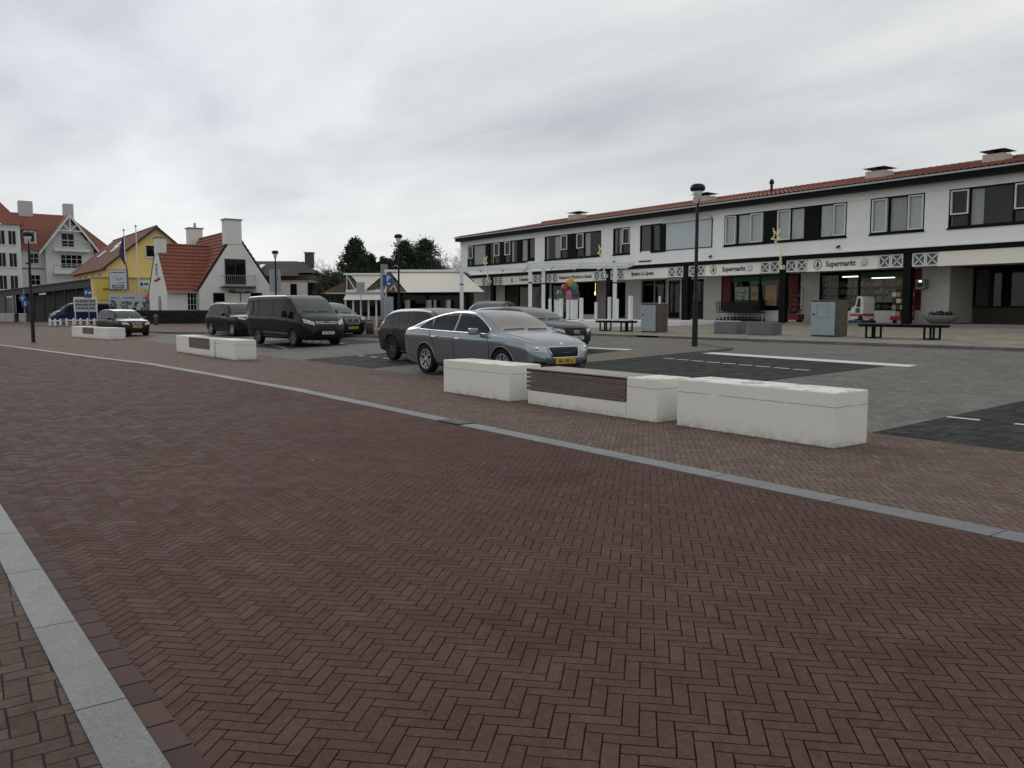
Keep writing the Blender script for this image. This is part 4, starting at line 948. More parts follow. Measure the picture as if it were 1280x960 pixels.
# green band and posters of the supermarket glass
gb = mat('green_film', (.03, .12, .03), .6, var=.2)
MB().box(-29.45, -25.87, YS - .012, YS - .002, 3.03, 3.27).build('green_band', gb, B); MB().box(-22.0, -19.55, YS - .012, YS - .002, 3.0, 3.25).build('green_band', gb, B)
MB().box(-30.1, -29.55, YS - .012, YS - .002, 1.56, 3.27).build('red_film', redp, B); MB().box(-25.85, -25.36, YS - .012, YS - .002, 1.56, 3.27).build('red_film', redp, B)
def poster(x0, x1, z0, z1, base, blobs):
    p = MB().box(x0, x1, YS - .010, YS - .004, z0, z1).build('poster', mat('poster_%s' % base, {'w': (.42, .43, .38), 'g': (.30, .34, .22), 'p': (.42, .30, .22)}[base], .6, var=.15), B)
    for c_, mt_ in blobs:
        q = MB()
        for _ in range(14):
            cx, cz = random.uniform(x0 + .1, x1 - .1), z0 + (z1 - z0) * random.uniform(c_[0], c_[1]); q.sphere((cx, YS - .011, cz), 1, 8, 5, (random.uniform(.04, .09), .003, random.uniform(.03, .08)))
        q.build('print', mt_, p)
or_ = mat('print_orange', (.42, .13, .04), .6); gn = mat('print_green', (.10, .26, .04), .6); pk = mat('print_pink', (.45, .14, .13), .6); yl = mat('print_yellow', (.5, .38, .05), .6); bkk = mat('print_dark', (.04, .04, .05), .6)
poster(-29.25, -28.35, 1.62, 2.75, 'w', [((.1, .45), gn), ((.5, .8), bkk if False else gn)]); poster(-28.2, -27.75, 1.62, 2.75, 'g', [((.5, .75), or_), ((.1, .4), gn)])
poster(-27.3, -26.6, 1.75, 2.8, 'p', [((.4, .8), yl), ((.05, .35), pk)]); poster(-26.25, -25.95, 1.62, 2.75, 'w', [((.3, .6), pk), ((.1, .3), gn)])
wl_ = mat('warm_bulb', (1, .8, .5), .5, var=0, emit=(1., .62, .25), es=5.)
for px_ in (-41.2, -40.75): MB().sphere((px_, 36.6, 2.62), 1, 10, 8, (.06, .06, .12)).tube((px_, 36.6, 2.7), (px_, 36.6, 3.36), .008, n=4).build('pendant_lamp', wl_, B)
bx = MB().bbox(-19.15, -18.78, 35.62, 36.0, 2.42, 2.85, .02).build('cash_box', M_galv, B); MB().box(-19.09, -18.84, 35.60, 35.617, 2.50, 2.70).build('screen', M_cgl, bx); MB().box(-19.0, -18.9, 35.60, 35.617, 2.73, 2.79).build('box_lamp', lm, bx)
cam_ = MB()
for px_, z_ in ((-36.3, 4.35), (-21.7, 4.35), (-29.0, 4.3), (-34.9, 4.2)):
    MB().tube((px_, YF, z_ - .15), (px_, YF - .12, z_ - .1), .012, n=5).tube((px_ - .05, YF - .14, z_ - .06), (px_ + .1, YF - .14, z_), .045, .06, 10).build('wall_lamp', M_blkm, B)

# ------------------------------------------------------------------ lit stars on the pillars
gold = mat('gold_garland', (.52, .45, .26), .5, var=.4, vs=9., emit=(1., .85, .5), es=.12)
def star(px, label):
    t = thing('star_decoration', label, 'decoration', (px, 33.2, 0), 0, 'gold star decorations on the pillars')
    MB().bbox(-.06, .06, .0, .26, 3.42, 3.62, .01).build('bracket', M_whiteg, t)
    m = MB(); m.path([(.0, -.02, 3.6), (-.04, -.04, 4.1), (.0, -.04, 4.5)], .03, 6); m.path([(.07, -.02, 3.65), (.02, -.04, 4.15), (.05, -.04, 4.5)], .014, 5)
    for k in range(12): a = 3.62 + k * .075; m.sphere((-.02 + .03 * math.sin(k * 2), -.04, a), .035, 6, 4)
    m.build('tail', gold, t)
    m = MB(); c = Vector((-.28, -.04, 4.95)); pts = []
    for k in range(11):
        r = (.36 if k % 4 == 0 else .29) if k % 2 == 0 else .11; a = math.pi / 2 + k * math.pi / 5 + .55
        pts.append(c + Vector((r * math.cos(a) * .9, 0, r * math.sin(a) * 1.25)))
    m.path(pts, .02, 6); m.path([c + Vector((.1, 0, -.3)), (.0, -.04, 4.5)], .02, 5)
    for p, q in zip(pts, pts[1:]):
        for k in range(3): m.sphere(p.lerp(q, k / 3), .036, 6, 4)
    m.build('star', gold, t)
star(-24.35, 'gold star garland on the black pillar between the two supermarket signs'); star(-36.6, 'gold star garland on the pillar right of the pizzeria sign'); star(-48.75, 'gold star garland on the leftmost pillar, above the cream awning')

# ------------------------------------------------------------------ forecourt objects
def onp(y): return pz(y) + .002
def bench(x0, x1, y, label):
    t = thing('park_bench', label, 'bench', ((x0 + x1) / 2, y, onp(y)), 0, 'black backless benches before the shops'); h = (x1 - x0) / 2
    MB().bbox(-h, h, -.22, .22, .39, .45, .01).bbox(-h + .02, h - .02, -.2, .2, .36, .392, .005).build('seat', M_blk, t)
    for s in (-1, 1):
        m = MB()
        for dx in (-.14, .14):
            for dy in (-.18, .18): m.box(s * (h - .42) + dx - .025, s * (h - .42) + dx + .025, dy - .025, dy + .025, 0, .36)
        m.box(s * (h - .42) - .02, s * (h - .42) + .02, -.158, .158, .008, .04)
        for dy in (-.18, .18): m.box(s * (h - .42) - .165, s * (h - .42) + .165, dy - .022, dy + .022, .006, .045)
        m.build('leg', M_blk, t)
    return t
bench(-14.95, -12.25, 24.62, 'black backless bench in front of the black pillar, right of the supermarket window')
bench(-27.1, -24.95, 24.3, 'black backless bench standing before the white terrace')
def cabinet(x0, x1, y0, y1, h, label, xr):
    t = thing('utility_cabinet', label, 'cabinet', ((x0 + x1) / 2, (y0 + y1) / 2, onp((y0 + y1) / 2)), R(-4), 'electricity cabinets on the forecourt'); a = (x1 - x0) / 2; b = (y1 - y0) / 2
    MB().bbox(-a, a, -b + .03, b, 0, h, .012).bbox(-a - .0, a, -b, b, h, h + .045, .01).build('housing', M_peb, t)
    d = MB().bbox(-a + .02, a - .02, -b - .012, -b + .02, .04, h - .02, .006).build('door', M_bluegrey, t)
    MB().ring(-a + .25, a - .25, .62, h - .12, -b - .018, -b - .0125, .012).build('hatch', mat('hatch_edge', (.2, .23, .25), .5), d)
    MB().bbox(-a + .08, -a + .19, -b - .035, -b - .013, h * .62, h * .65, .004).build('handle', M_blkm, d)
    return t
cabinet(-16.8, -15.83, 24.6, 25.25, 1.16, 'blue-grey utility cabinet with pebbled side before the toy ride window', 0)
cabinet(-24.4, -23.5, 24.15, 24.8, 1.10, 'blue-grey utility cabinet with pebbled side at the end of the white terrace', 0)
for x0, x1, y, lab in ((-20.95, -19.9, 24.9, 'grey concrete trough left of its twin, in front of the shopping trolleys'), (-19.3, -18.25, 24.75, 'grey concrete trough right of its twin, chipped near its foot')):
    t = thing('concrete_trough', lab, 'planter', ((x0 + x1) / 2, y, onp(y)), 0, 'grey concrete troughs before the supermarket'); h = (x1 - x0) / 2
    m = MB(); m.bbox(-h, h, -.3, .3, 0, .40, .012); m.build('trough', M_conc, t); m = MB().ring(-h, h, -.3, .3, 0, .05, .05)
    MB().bbox(-h, h, -.3, -.24, .40, .44, .006).bbox(-h, h, .24, .3, .40, .44, .006).bbox(-h, -h + .06, -.238, .238, .40, .44, .006).bbox(h - .06, h, -.238, .238, .40, .44, .006).build('rim', M_conc, t)
    MB().box(-h + .07, h - .07, -.23, .23, .40, .415).build('soil', M_soil, t)
# row of nested trolleys
tm = mat('trolley_wire', (.03, .03, .032), .4, .5, var=.1)
def trolley():
    t = thing('shopping_trolley', 'wire shopping trolley nested in the row under the supermarket posters', 'trolley', (0, 0, 0), 0, 'nested shopping trolleys')
    m = MB()
    for z, a in ((.45, .40), (.6, .42), (.75, .44), (.9, .46), (1.0, .47)):
        m.path([(-a, -.22, z), (a, -.27, z), (a, .27, z), (-a, .22, z), (-a, -.22, z)], .018, 4)
    for k in range(9):
        u = -1 + k / 4
        for s in (-1, 1): m.tube((.40 * u, s * .24, .45), (.47 * u, s * .25, 1.0), .013, n=4, caps=False)
        m.tube((.40 * u, -.24, .45), (.40 * u, .24, .45), .008, n=4, caps=False)
    m.build('basket', tm, t)
    m = MB()
    for s in (-1, 1):
        m.path([(.42, s * .25, 1.05), (.38, s * .25, .6), (.42, s * .25, .2), (-.42, s * .18, .16)], .013, 5)
    m.path([(.5, -.27, 1.06), (.5, .27, 1.06)], .02, 6); m.build('chassis', tm, t)
    for sx, sy in ((.4, .24), (.4, -.24), (-.4, .17), (-.4, -.17)):
        MB().tube((sx, sy - .02, .06), (sx, sy + .02, .06), .06, n=10).tube((sx, sy, .06), (sx, sy, .18), .015, n=5).build('castor', M_blkp, t)
    return t
tr0 = trolley()
for k in range(9):
    o = tr0 if k == 0 else copy_tree(tr0)
    o.location = (-29.35 + k * .24, 35.35, F0 + .013)
# flower rack with pot plants
def foliage(mb, c, r, n, s, sq=(1, 1, 1)):
    for _ in range(n):
        while True:
            p = Vector((random.uniform(-1, 1), random.uniform(-1, 1), random.uniform(-1, 1)))
            if p.length < 1: break
        p = Vector((p.x * r[0], p.y * r[1], p.z * r[2])) + Vector(c)
        a = Vector((random.gauss(0, 1), random.gauss(0, 1), random.gauss(0, 1))).normalized(); b = a.orthogonal().normalized(); q = a.cross(b); k = s * random.uniform(.6, 1.4)
        mb.add([p - b * k, p + q * k * .5, p + b * k, p - q * k * .5], [(0, 1, 2, 3)])
lf = mat('pot_plant_leaf', (.035, .075, .025), .7, var=.4)
t = thing('flower_rack', 'wire display rack of potted plants right of the pillar between supermarket windows', 'display rack', (-25.0, 35.1, F0 + .013))
m = MB()
for x_ in (-.45, .45):
    for y_ in (-.2, .2): m.tube((x_, y_, 0), (x_, y_, 1.7), .012, n=5)
for z_ in (.25, .75, 1.2, 1.68): m.path([(-.45, -.2, z_), (.45, -.2, z_), (.45, .2, z_), (-.45, .2, z_), (-.45, -.2, z_)], .01, 4); m.box(-.45, .45, -.2, .2, z_ - .005, z_)
m.build('frame', tm, t)
for z_ in (.25, .75, 1.2):
    for k in range(4):
        px_ = -.33 + k * .22
        pot = MB().lathe([(.05, z_), (.075, z_ + .12), (.07, z_ + .12), (0, z_ + .11)], 10, Matrix.Translation((px_, 0, 0))).build('pot', mat('terracotta', (.25, .09, .05), .8), t)
        q = MB(); foliage(q, (px_, 0, z_ + .24), (.11, .11, .12), 40, .035); q.build('plant', lf, pot)
        q = MB(); [q.sphere((px_ + random.uniform(-.08, .08), random.uniform(-.12, 0), z_ + random.uniform(.2, .36)), .02, 6, 4) for _ in range(6)]; q.build('flower', (pk, yl, or_, redp)[(k + int(z_ * 4)) % 4], pot)
t = thing('flower_crate', 'low crate full of red and green pot plants beside the wire rack', 'flower crate', (-24.75, 34.75, F0 + .013))
MB().bbox(-.5, .5, -.25, .25, .1, .38, .02).build('crate', redp, t)
for sx in (-.4, .4): MB().box(sx - .03, sx + .03, -.2, .2, 0, .1).build('leg', M_blk, t)
q = MB(); foliage(q, (0, 0, .52), (.5, .26, .18), 260, .05); q.build('plant', lf, t); q = MB(); [q.sphere((random.uniform(-.45, .45), random.uniform(-.25, 0), random.uniform(.42, .68)), .03, 6, 4) for _ in range(24)]; q.build('flower', pk, t)
# product stand (stacked net rolls)
t = thing('product_stand', 'red and white product stand behind the black pillar by the wall box', 'display stand', (-19.55, 35.35, F0 + .013))
MB().bbox(-.42, .42, -.25, .25, .12, .3, .02).build('base', mat('stand_red', (.32, .03, .03), .5), t)
for sx in (-.33, .33): MB().tube((sx, -.1, .06), (sx, .1, .06), .06, n=10).build('castor', M_blkp, t)
for r_ in range(4):
    for k in range(4): MB().bbox(-.4 + k * .2 + .01, -.4 + (k + 1) * .2 - .01, -.2, .2, .31 + r_ * .28, .31 + r_ * .28 + .2, .02).build('pack', (M_wframe, mat('beige_pack', (.45, .38, .28), .7), mat('dark_pack', (.09, .06, .05), .7))[(k + r_) % 3], t)
MB().box(-.42, .42, .2, .24, .3, 1.5).build('back_panel', redp, t)
# coin ride shaped as a three-wheeled truck
t = thing('coin_ride', 'white children\'s coin ride shaped like a three-wheeled truck before the supermarket window', 'coin ride', (-20.75, 34.2, F0 + .013), R(-15)); t.scale = (.86, .86, .9)
MB().bbox(-.45, .45, -.5, .5, 0, .14, .03).build('base', mat('ride_base', (.03, .05, .11), .5), t)
wm = mat('ride_white', (.62, .62, .60), .35, var=.05, coat=.5)
bd = MB(); prof = [(-.42, .2), (.42, .2), (.44, 1.05), (.40, 1.22), (.30, 1.30), (.05, 1.31), (-.02, 1.26), (-.13, .84), (-.34, .76), (-.42, .66), (-.45, .5)]
bd.prism([(a, -.36, b) for a, b in prof], (0, .72, 0)); bo = bd.build('body', wm, t)
MB().prism([(a, -.365, b) for a, b in [(-.05, .78), (.24, .78), (.24, 1.16), (.20, 1.22), (.06, 1.22)]], (0, .73, 0)).build('window', M_cgl, bo)
MB().prism([(-.12, -.30, .82), (-.06, -.30, 1.26), (-.05, -.30, 1.26), (-.11, -.30, .82)], (0, .6, 0)).build('windscreen', M_cgl, bo)
MB().prism([(.30, -.368, .92), (.36, -.368, 1.0), (.30, -.368, 1.08), (.33, -.368, 1.0)], (0, .003, 0)).build('decal', M_ink, bo); MB().box(-.10, .22, -.366, -.361, .50, .74).build('door_panel', mat('ride_blue', (.03, .06, .16), .4), bo)
MB().box(-.46, .43, -.37, .37, .34, .46).build('red_stripe', mat('ride_red', (.45, .04, .03), .4), bo); MB().box(-.452, -.30, -.25, .25, .5, .7).build('nose', mat('ride_blue', (.03, .06, .16), .4), bo)
for p_ in ((-.35, 0), (.28, .36), (.28, -.36)): MB().tube((p_[0], p_[1] - .05, .24), (p_[0], p_[1] + .05, .24), .14, n=16).build('wheel', M_tyre, t)
for s in (-1, 1): MB().sphere((-.45, s * .22, .58), .06, 10, 6).build('headlight', M_lens, t)
t = thing('bowl_planter', 'low fluted concrete bowl with dark plants under the wall box', 'planter', (-17.85, 35.35, F0 + .013))
MB().lathe([(.25, 0), (.32, .02), (.5, .16), (.62, .32), (.6, .35), (.5, .33), (0, .30)], 28, Matrix.Scale(1.25, 4, (1, 0, 0))).build('bowl', mat('bowl_concrete', (.30, .30, .28), .85, var=.2, dirt=.4), t)
q = MB(); foliage(q, (0, 0, .40), (.55, .4, .14), 260, .05); q.build('plant', mat('dark_leaf', (.02, .035, .02), .7, var=.4), t)

# ------------------------------------------------------------------ white terrace in front of the ice cream shop
TZ = .99
t = thing('terrace_deck', 'white raised terrace deck before the ice cream shop and pizzeria', 'terrace')
MB().prism([(-38.5, 25.3, .5), (-30.2, 26.0, .5), (-27.2, 29.5, .5), (-26.6, 33.2, .5), (-41, 33.2, .5), (-41.5, 28, .5)], (0, 0, TZ - .5)).build('deck', M_whiteg, t)
MB().prism([(-38.7, 25.15, .72), (-30.15, 25.85, .72), (-30.2, 25.95, .72), (-38.7, 25.25, .72)], (0, 0, .05)).build('step_edge', M_wframe, t)
posts = [(683, 0), (688, 0), (706, 0), (735, 0), (744, 0), (762, 0), (768, 0), (790, 0), (818, 0)]
FWv = Vector((-math.cos(R(35.9)), math.sin(R(35.9)), 0)); RTv = Vector((math.sin(R(35.9)), math.cos(R(35.9)), 0)); RZ = R(54.1)
def world(d, x, z=0): return FWv * d + RTv * x + Vector((0, 0, z))
def wpost(x, y, h, w, label, z=TZ, d=None):
    o = thing('terrace_post', label, 'post', (x, y, z), 0, 'white terrace posts')
    MB().bbox(-w / 2, w / 2, -(d or w) / 2, (d or w) / 2, 0, h, .01).build('shaft', M_wframe, o); MB().bbox(-w / 2 - .01, w / 2 + .01, -(d or w) / 2 - .01, (d or w) / 2 + .01, 0, .03, .006).build('foot', M_galv, o); return o
wpost(-34.2, 27.2, 1.12, .10, 'slim white terrace post just right of the pergola posts'); wpost(-37.4, 29.8, 1.12, .09, 'thin white terrace post in the back row left of the white cupboard')
wpost(-32.9, 26.9, 1.10, .15, 'white terrace post right of the white cupboard'); wpost(-31.2, 26.8, 1.12, .15, 'white terrace post standing before the balloons')
wpost(-33.6, 29.9, .95, .12, 'short white terrace post behind the balloons'); wpost(-29.6, 27.2, 1.15, .13, 'white terrace post left of the right pergola post'); wpost(-31.6, 29.6, 1.1, .10, 'white terrace post behind the right pergola post')
wpost(-29.6, 28.6, 1.22, .17, 'white terrace post at the right corner of the deck'); wpost(-29.2, 30.2, 1.22, .08, 'white terrace post whose top shows above the left cabinet')
for (x, y, w, lab) in ((-36.9, 30.0, .16, 'narrow white cupboard on the terrace'), (-35.6, 29.9, .27, 'wide white cupboard on the terrace beside the balloons')):
    o = thing('terrace_cupboard', lab, 'cupboard', (x, y, TZ), 0); MB().bbox(-w, w, -.2, .2, 0, 1.1, .015).build('body', M_whiteg, o)
    MB().bbox(-w + .03, -.01, -.215, -.201, .05, 1.05, .004).bbox(.01, w - .03, -.215, -.201, .05, 1.05, .004).build('door', M_wframe, o); MB().bbox(-w - .02, w + .02, -.22, .22, 1.1, 1.13, .006).build('lid', M_galv, o)
# balloons on a stand
bl = [((-.0, 1.62), (.50, .27, .03), 'yellow'), ((-.24, 1.30), (.20, .02, .03), 'dark red'), ((.26, 1.36), (.02, .17, .12), 'teal'), ((.02, 1.02), (.42, .10, .16), 'pink'), ((-.42, .98), (.03, .12, .05), 'dark green'), ((.42, .98), (.03, .03, .04), 'black')]
bp = thing('balloon_stand', 'thin stand holding the bunch of balloons on the white terrace', 'stand', (-33.75, 28.2, TZ))
MB().lathe([(.22, 0), (.22, .03), (.02, .05)], 16).build('foot', mat('wood_foot', (.2, .13, .07), .7), bp); MB().tube((0, 0, .04), (0, 0, 1.3), .02, n=8).build('pole', mat('wood_pole', (.22, .15, .08), .7), bp)
for i, ((dx, dz), c_, nm_) in enumerate(bl):
    q = R(54); o = thing('balloon', '%s balloon in the bunch on the white terrace' % nm_, 'balloon', (-33.75 + dx * math.cos(q), 28.2 + dx * math.sin(q) - .03 * i, TZ + dz + .35), 0, 'bunch of balloons')
    MB().sphere((0, 0, 0), .22, 20, 14, (1, 1, 1.12)).build('skin', mat('balloon_' + nm_.replace(' ', '_'), c_, .3, var=.04, coat=.3), o)
    MB().lathe([(.0, -.275), (.025, -.27), (.008, -.24), (.02, -.22)], 8).build('knot', mat('balloon_' + nm_.replace(' ', '_'), c_), o); MB().tube((0, 0, -.27), (-dx * math.cos(q) * .9, -dx * math.sin(q) * .9, -dz * .6), .004, n=4).build('string', M_whiteg, o)

# pergola over the terrace
pg = thing('pergola', 'white timber pergola with slim beams over the terrace', 'pergola', world(45, 0), RZ)
m = MB()
m.bbox(.75, 6.6, -.06, .06, 3.98, 4.08, .008).bbox(.75, 6.6, 1.2, 1.3, 3.90, 4.0, .008).bbox(.75, 6.6, 2.7, 2.8, 3.88, 3.97, .008)
m.bbox(-3.3, .9, 2.94, 3.06, 3.86, 3.98, .008).bbox(-3.3, .9, 4.4, 4.5, 3.82, 3.93, .008)
for k in range(5): m.bbox(.85 + k * 1.4, .93 + k * 1.4, .06, 4.5, 3.88, 3.97, .006)
for k in range(4): m.bbox(-3.2 + k * 1.3, -3.12 + k * 1.3, 3.06, 6.2, 3.82, 3.90, .006)
m.build('beam', M_wframe, pg)
for x_, y_, h_ in ((.98, .0, 3.98), (5.55, 0, 3.98), (1.75, 1.5, 3.85), (-2.9, 3.0, 3.86), (5.9, 2.75, 3.88)):
    zb_ = .75; p_ = MB().bbox(x_ - .10, x_ + .10, y_ - .08, y_ + .08, zb_, h_, .01).build('post', M_wframe, pg)
    MB().bbox(x_ - .115, x_ + .115, y_ - .095, y_ + .095, 2.95, 3.02, .006).build('strap', M_blkm, p_)

# café pavilion with cream awnings
cp = thing('cafe_pavilion', 'low café pavilion with cream awnings left of the shop building', 'building', world(50, 0), RZ)
g0 = .55
MB().box(-10.2, -7.7, 2.2, 7, g0, 3.5).box(-7.7, -2.6, 3.6, 7, g0, 3.5).build('wall', M_darkp, cp)
MB().bbox(-7.65, -2.8, -.05, 7, 3.80, 3.93, .01).bbox(-10.1, -7.72, -.05, 7, 3.62, 3.72, .01).build('roof', M_whiteg, cp)
MB().prism([(-7.25, .05, 3.76), (-2.95, .05, 3.76), (-1.6, -1.6, 2.58), (-6.1, -1.6, 2.55)], (0, .015, -.01)).build('awning', M_awn, cp)
MB().prism([(-9.65, .0, 3.6), (-7.75, .0, 3.6), (-8.78, -.4, 2.66)], (0, .012, -.008)).build('awning', M_awn, cp)
MB().prism([(-9.95, -.02, 2.5), (-7.75, -.02, 2.5), (-7.75, -.45, 2.13), (-10.05, -.45, 2.13)], (0, .012, -.01)).build('awning', M_awn, cp)
for tri in ([(-7.45, .12, 3.74), (-6.2, -1.45, 2.6), (-7.72, .1, 2.6)], [(-9.75, .05, 3.55), (-8.9, -.3, 2.72), (-9.8, .05, 2.75)], [(-7.72, .05, 3.5), (-8.65, -.3, 2.72), (-7.72, .05, 2.75)], [(-9.95, .3, 3.3), (-9.95, .3, 2.5), (-11.6, .3, 2.5)]): MB().prism(tri, (0, .01, 0)).build('side_cloth', M_awnb, cp)
m = MB(); m.tube((-9.95, -.1, 2.62), (-7.5, -.1, 2.62), .10, n=12)
for a, b in (((-9.9, 0, 3.6), (-9.9, 0, 2.6)), ((-9.85, 0, 3.5), (-9.35, -.3, 2.7)), ((-9.4, -.3, 2.75), (-9.0, -.3, 2.9)), ((-9.7, -.1, 2.72), (-7.5, -.1, 2.75)), ((-7.4, 0, 2.62), (-6.1, -1.5, 2.56)), ((-7.2, 0, 3.4), (-6.8, -1., 2.62)), ((-6.9, 0, 3.2), (-7.2, -.9, 2.7)), ((-9.95, 0, 2.52), (-11.2, .1, 2.52))): m.tube(a, b, .03, n=6)
m.bbox(-10.0, -7.6, -.08, .0, 3.6, 3.66, .005).bbox(-3.12, -2.95, -.1, .07, g0, 3.8, .01).bbox(-7.62, -7.52, -.05, .05, g0, 3.8, .01); m.build('frame', M_wframe, cp)
for k in range(6):
    x_ = -10.0 + k * .46; MB().bbox(x_ - .05, x_ + .05, -.05, .05, g0, 2.35, .008).build('post', M_wframe, cp)
w_ = MB().box(-9.95, -7.7, 1.4, 1.45, 1.1, 2.4).build('window', M_blk, cp); MB().box(-9.9, -7.75, 1.38, 1.395, 1.15, 2.35).build('pane', M_cgl, w_)
MB().box(-10.0, -7.7, -.04, .0, g0, 1.15).build('parapet', mat('beige_parapet', (.3, .29, .25), .8), cp)
MB().bbox(-8.35, -7.95, 3, 3.5, 3.6, 4.42, .02).build('chimney', mat('grey_stack', (.16, .155, .15), .8), cp)
MB().box(-7.5, -2.7, 3.5, 3.55, 1.0, 2.6).build('window', M_cgl, cp)
for x_, w_, lab in ((-6.53, .24, 'cream post under the big awning, leftmost of the four'), (-5.2, .26, 'cream post under the big awning, second from the left'), (-4.83, .12, 'thin cream post under the big awning'), (-4.0, .24, 'cream post under the big awning nearest the pergola')):
    p = world(52, x_); wpost(p.x, p.y, 1.5, w_, lab, .65)
pt = thing('potted_shrub', 'flowering potted shrub glimpsed under the big cream awning', 'plant', world(53, -5.4, .65))
MB().lathe([(.2, 0), (.28, .4), (.25, .4), (0, .38)], 14).build('pot', M_conc, pt); q = MB(); foliage(q, (0, 0, .8), (.6, .5, .45), 300, .07); q.build('leaves', lf, pt); q = MB(); foliage(q, (0, 0, .9), (.55, .5, .4), 60, .05); q.build('flower', pk, pt)

# ------------------------------------------------------------------ houses on the left
def gable_house(o, nm, wallm, poly_yz, x0, x1):
    MB().prism([(x0, y, z) for y, z in poly_yz], (x1 - x0, 0, 0)).build(nm, wallm, o)
ct = thing('white_cottage', 'white cottage with steep orange tiled roofs and tall white chimneys', 'building')
Z0 = .5
gable_house(ct, 'wall', M_plast, [(20.05, Z0), (26.45, Z0), (26.45, 3.2), (23.2, 8.15), (20.05, 3.2)], -73.0, -86)
MB().prism([(-73.9, 17.6, Z0), (-80.3, 17.6, Z0), (-80.3, 3.2), (-77.05, 7.05), (-73.9, 3.2)] if 0 else [(-73.9, 17.6, Z0), (-80.3, 17.6, Z0), (-80.3, 17.6, 3.2), (-77.05, 17.6, 7.05), (-73.9, 17.6, 3.2)], (0, 5, 0)).build('wall', M_plast, ct)
m = MB(); tw = dict(tw=.30, th=.42, amp=.04, step=.06)
tiles(m, (-86.3, 19.85, 3.2), (-73.05, 19.85, 3.2), (-73.05, 23.2, 8.38), (-86.3, 23.2, 8.38), **tw); tiles(m, (-73.05, 26.65, 3.2), (-86.3, 26.65, 3.2), (-86.3, 23.2, 8.38), (-73.05, 23.2, 8.38), **tw)
tiles(m, (-73.55, 17.55, 2.98), (-73.55, 21.3, 2.98), (-77.05, 22.6, 7.2), (-77.05, 17.55, 7.2), **tw); tiles(m, (-80.6, 22, 2.98), (-80.6, 17.55, 2.98), (-77.05, 17.55, 7.2), (-77.05, 22, 7.2), **tw)
ridge(m, (-86, 23.2, 8.42), (-74, 23.2, 8.42)); ridge(m, (-77.05, 17.9, 7.24), (-77.05, 22.0, 7.24)); m.build('roof', M_tile2, ct)
def chim(o, x0, x1, y0, y1, z0, z1, mt):
    c = MB().bbox(x0, x1, y0, y1, z0, z1, .03).build('chimney', mt, o); MB().bbox(x0 - .1, x1 + .1, y0 - .1, y1 + .1, z1, z1 + .1, .02).build('chimney_cap', mat('grey_cap', (.25, .25, .23), .8), c); return c
c = chim(ct, -74.1, -72.96, 22.38, 23.75, 7.2, 9.3, M_plast); c = chim(ct, -85.0, -83.9, 22.2, 23.5, 7.8, 9.4, M_plast); MB().tube((-84.4, 22.9, 9.5), (-84.4, 22.9, 10.0), .13, .1, 10).build('flue', M_galv, c)
chim(ct, -77.7, -76.4, 17.56, 18.3, 6.4, 7.75, M_plast)
def housewin(o, axis, c, a0, a1, z0, z1, fm=M_wframe, nx=1, nz=1, t=.06, sill=True, glass=M_cgl, dark=None):
    """window on a wall facing +X (axis 'x') or -Y (axis 'y')"""
    w = MB().ring(a0, a1, z0, z1, -.05, .01, t); g = MB().box(a0 + .01, a1 - .01, -.02, -.004, z0 + .01, z1 - .01)
    for k in range(1, nx): q = a0 + (a1 - a0) * k / nx; w.box(q - t * .3, q + t * .3, -.045, -.0, z0 + t, z1 - t)
    for k in range(1, nz): q = z0 + (z1 - z0) * k / nz; w.box(a0 + t, a1 - t, -.042, -.0, q - t * .3, q + t * .3)
    if sill: w.box(a0 - .05, a1 + .05, -.09, .0, z0 - .07, z0 - .002)
    M4 = (Matrix.Translation((c, 0, 0)) @ Matrix.Rotation(R(90), 4, 'Z')) if axis == 'x' else Matrix.Translation((0, c, 0))
    for b_ in (w, g): b_.v = [tuple(M4 @ Vector(p)) for p in b_.v]
    wo = w.build('window', fm, o); g.build('pane', glass, wo); return wo
housewin(ct, 'x', -72.99, 22.2, 24.0, 3.75, 5.95, mat('black_frame', (.03, .03, .03), .5), 2, 1, .08, False)
housewin(ct, 'x', -72.99, 21.15, 22.1, 2.0, 3.0, M_blk, 1, 1, .1); housewin(ct, 'x', -72.99, 24.4, 25.4, 2.0, 3.05, M_blk, 1, 1, .1)
housewin(ct, 'x', -73.89, 19.2, 20.0, 1.5, 3.0, M_wframe, 3, 3, .05)
housewin(ct, 'y', 17.59, -77.4, -76.7, 4.5, 5.6, M_wframe, 2, 3, .05)
MB().prism([(-76.4 + .45 * math.cos(a * math.pi / 10), 17.59, 2.3 + .5 * math.sin(a * math.pi / 10)) for a in range(11)] + [(-76.85, 17.59, .5), (-75.95, 17.59, .5)], (0, -.03, 0)).build('door', mat('grey_door', (.25, .26, .25), .6), ct)
m = MB(); m.path([(-78.0 + k * .11, 17.55, 4.05 + .12 * math.sin(k * 1.7) + k * .01) for k in range(20)], .03, 4); m.build('script_sign', mat('script_red', (.35, .03, .04), .5), ct)
m = MB(); m.prism([(-73, 21.75, 3.42), (-73, 24.85, 3.42), (-72.2, 24.6, 3.5), (-72.2, 22.0, 3.5)], (0, 0, .12)); bo = m.build('balcony', mat('balcony_slab', (.12, .11, .10), .8), ct)
m = MB(); m.path([(-73, 21.8, 4.5), (-72.2, 22.0, 4.5), (-72.2, 24.6, 4.5), (-73, 24.8, 4.5)], .025, 5)
for k in range(16): y_ = 22.0 + k * 2.6 / 15; m.tube((-72.2, y_, 3.6), (-72.2, y_, 4.5), .012, n=4)
for s_ in (21.95, 24.65): m.path([(-72.4, s_, 3.6), (-72.15, s_, 3.9), (-72.5, s_, 4.2), (-72.2, s_, 4.5)], .02, 5)
m.build('railing', mat('railing_grey', (.3, .3, .3), .5), bo)
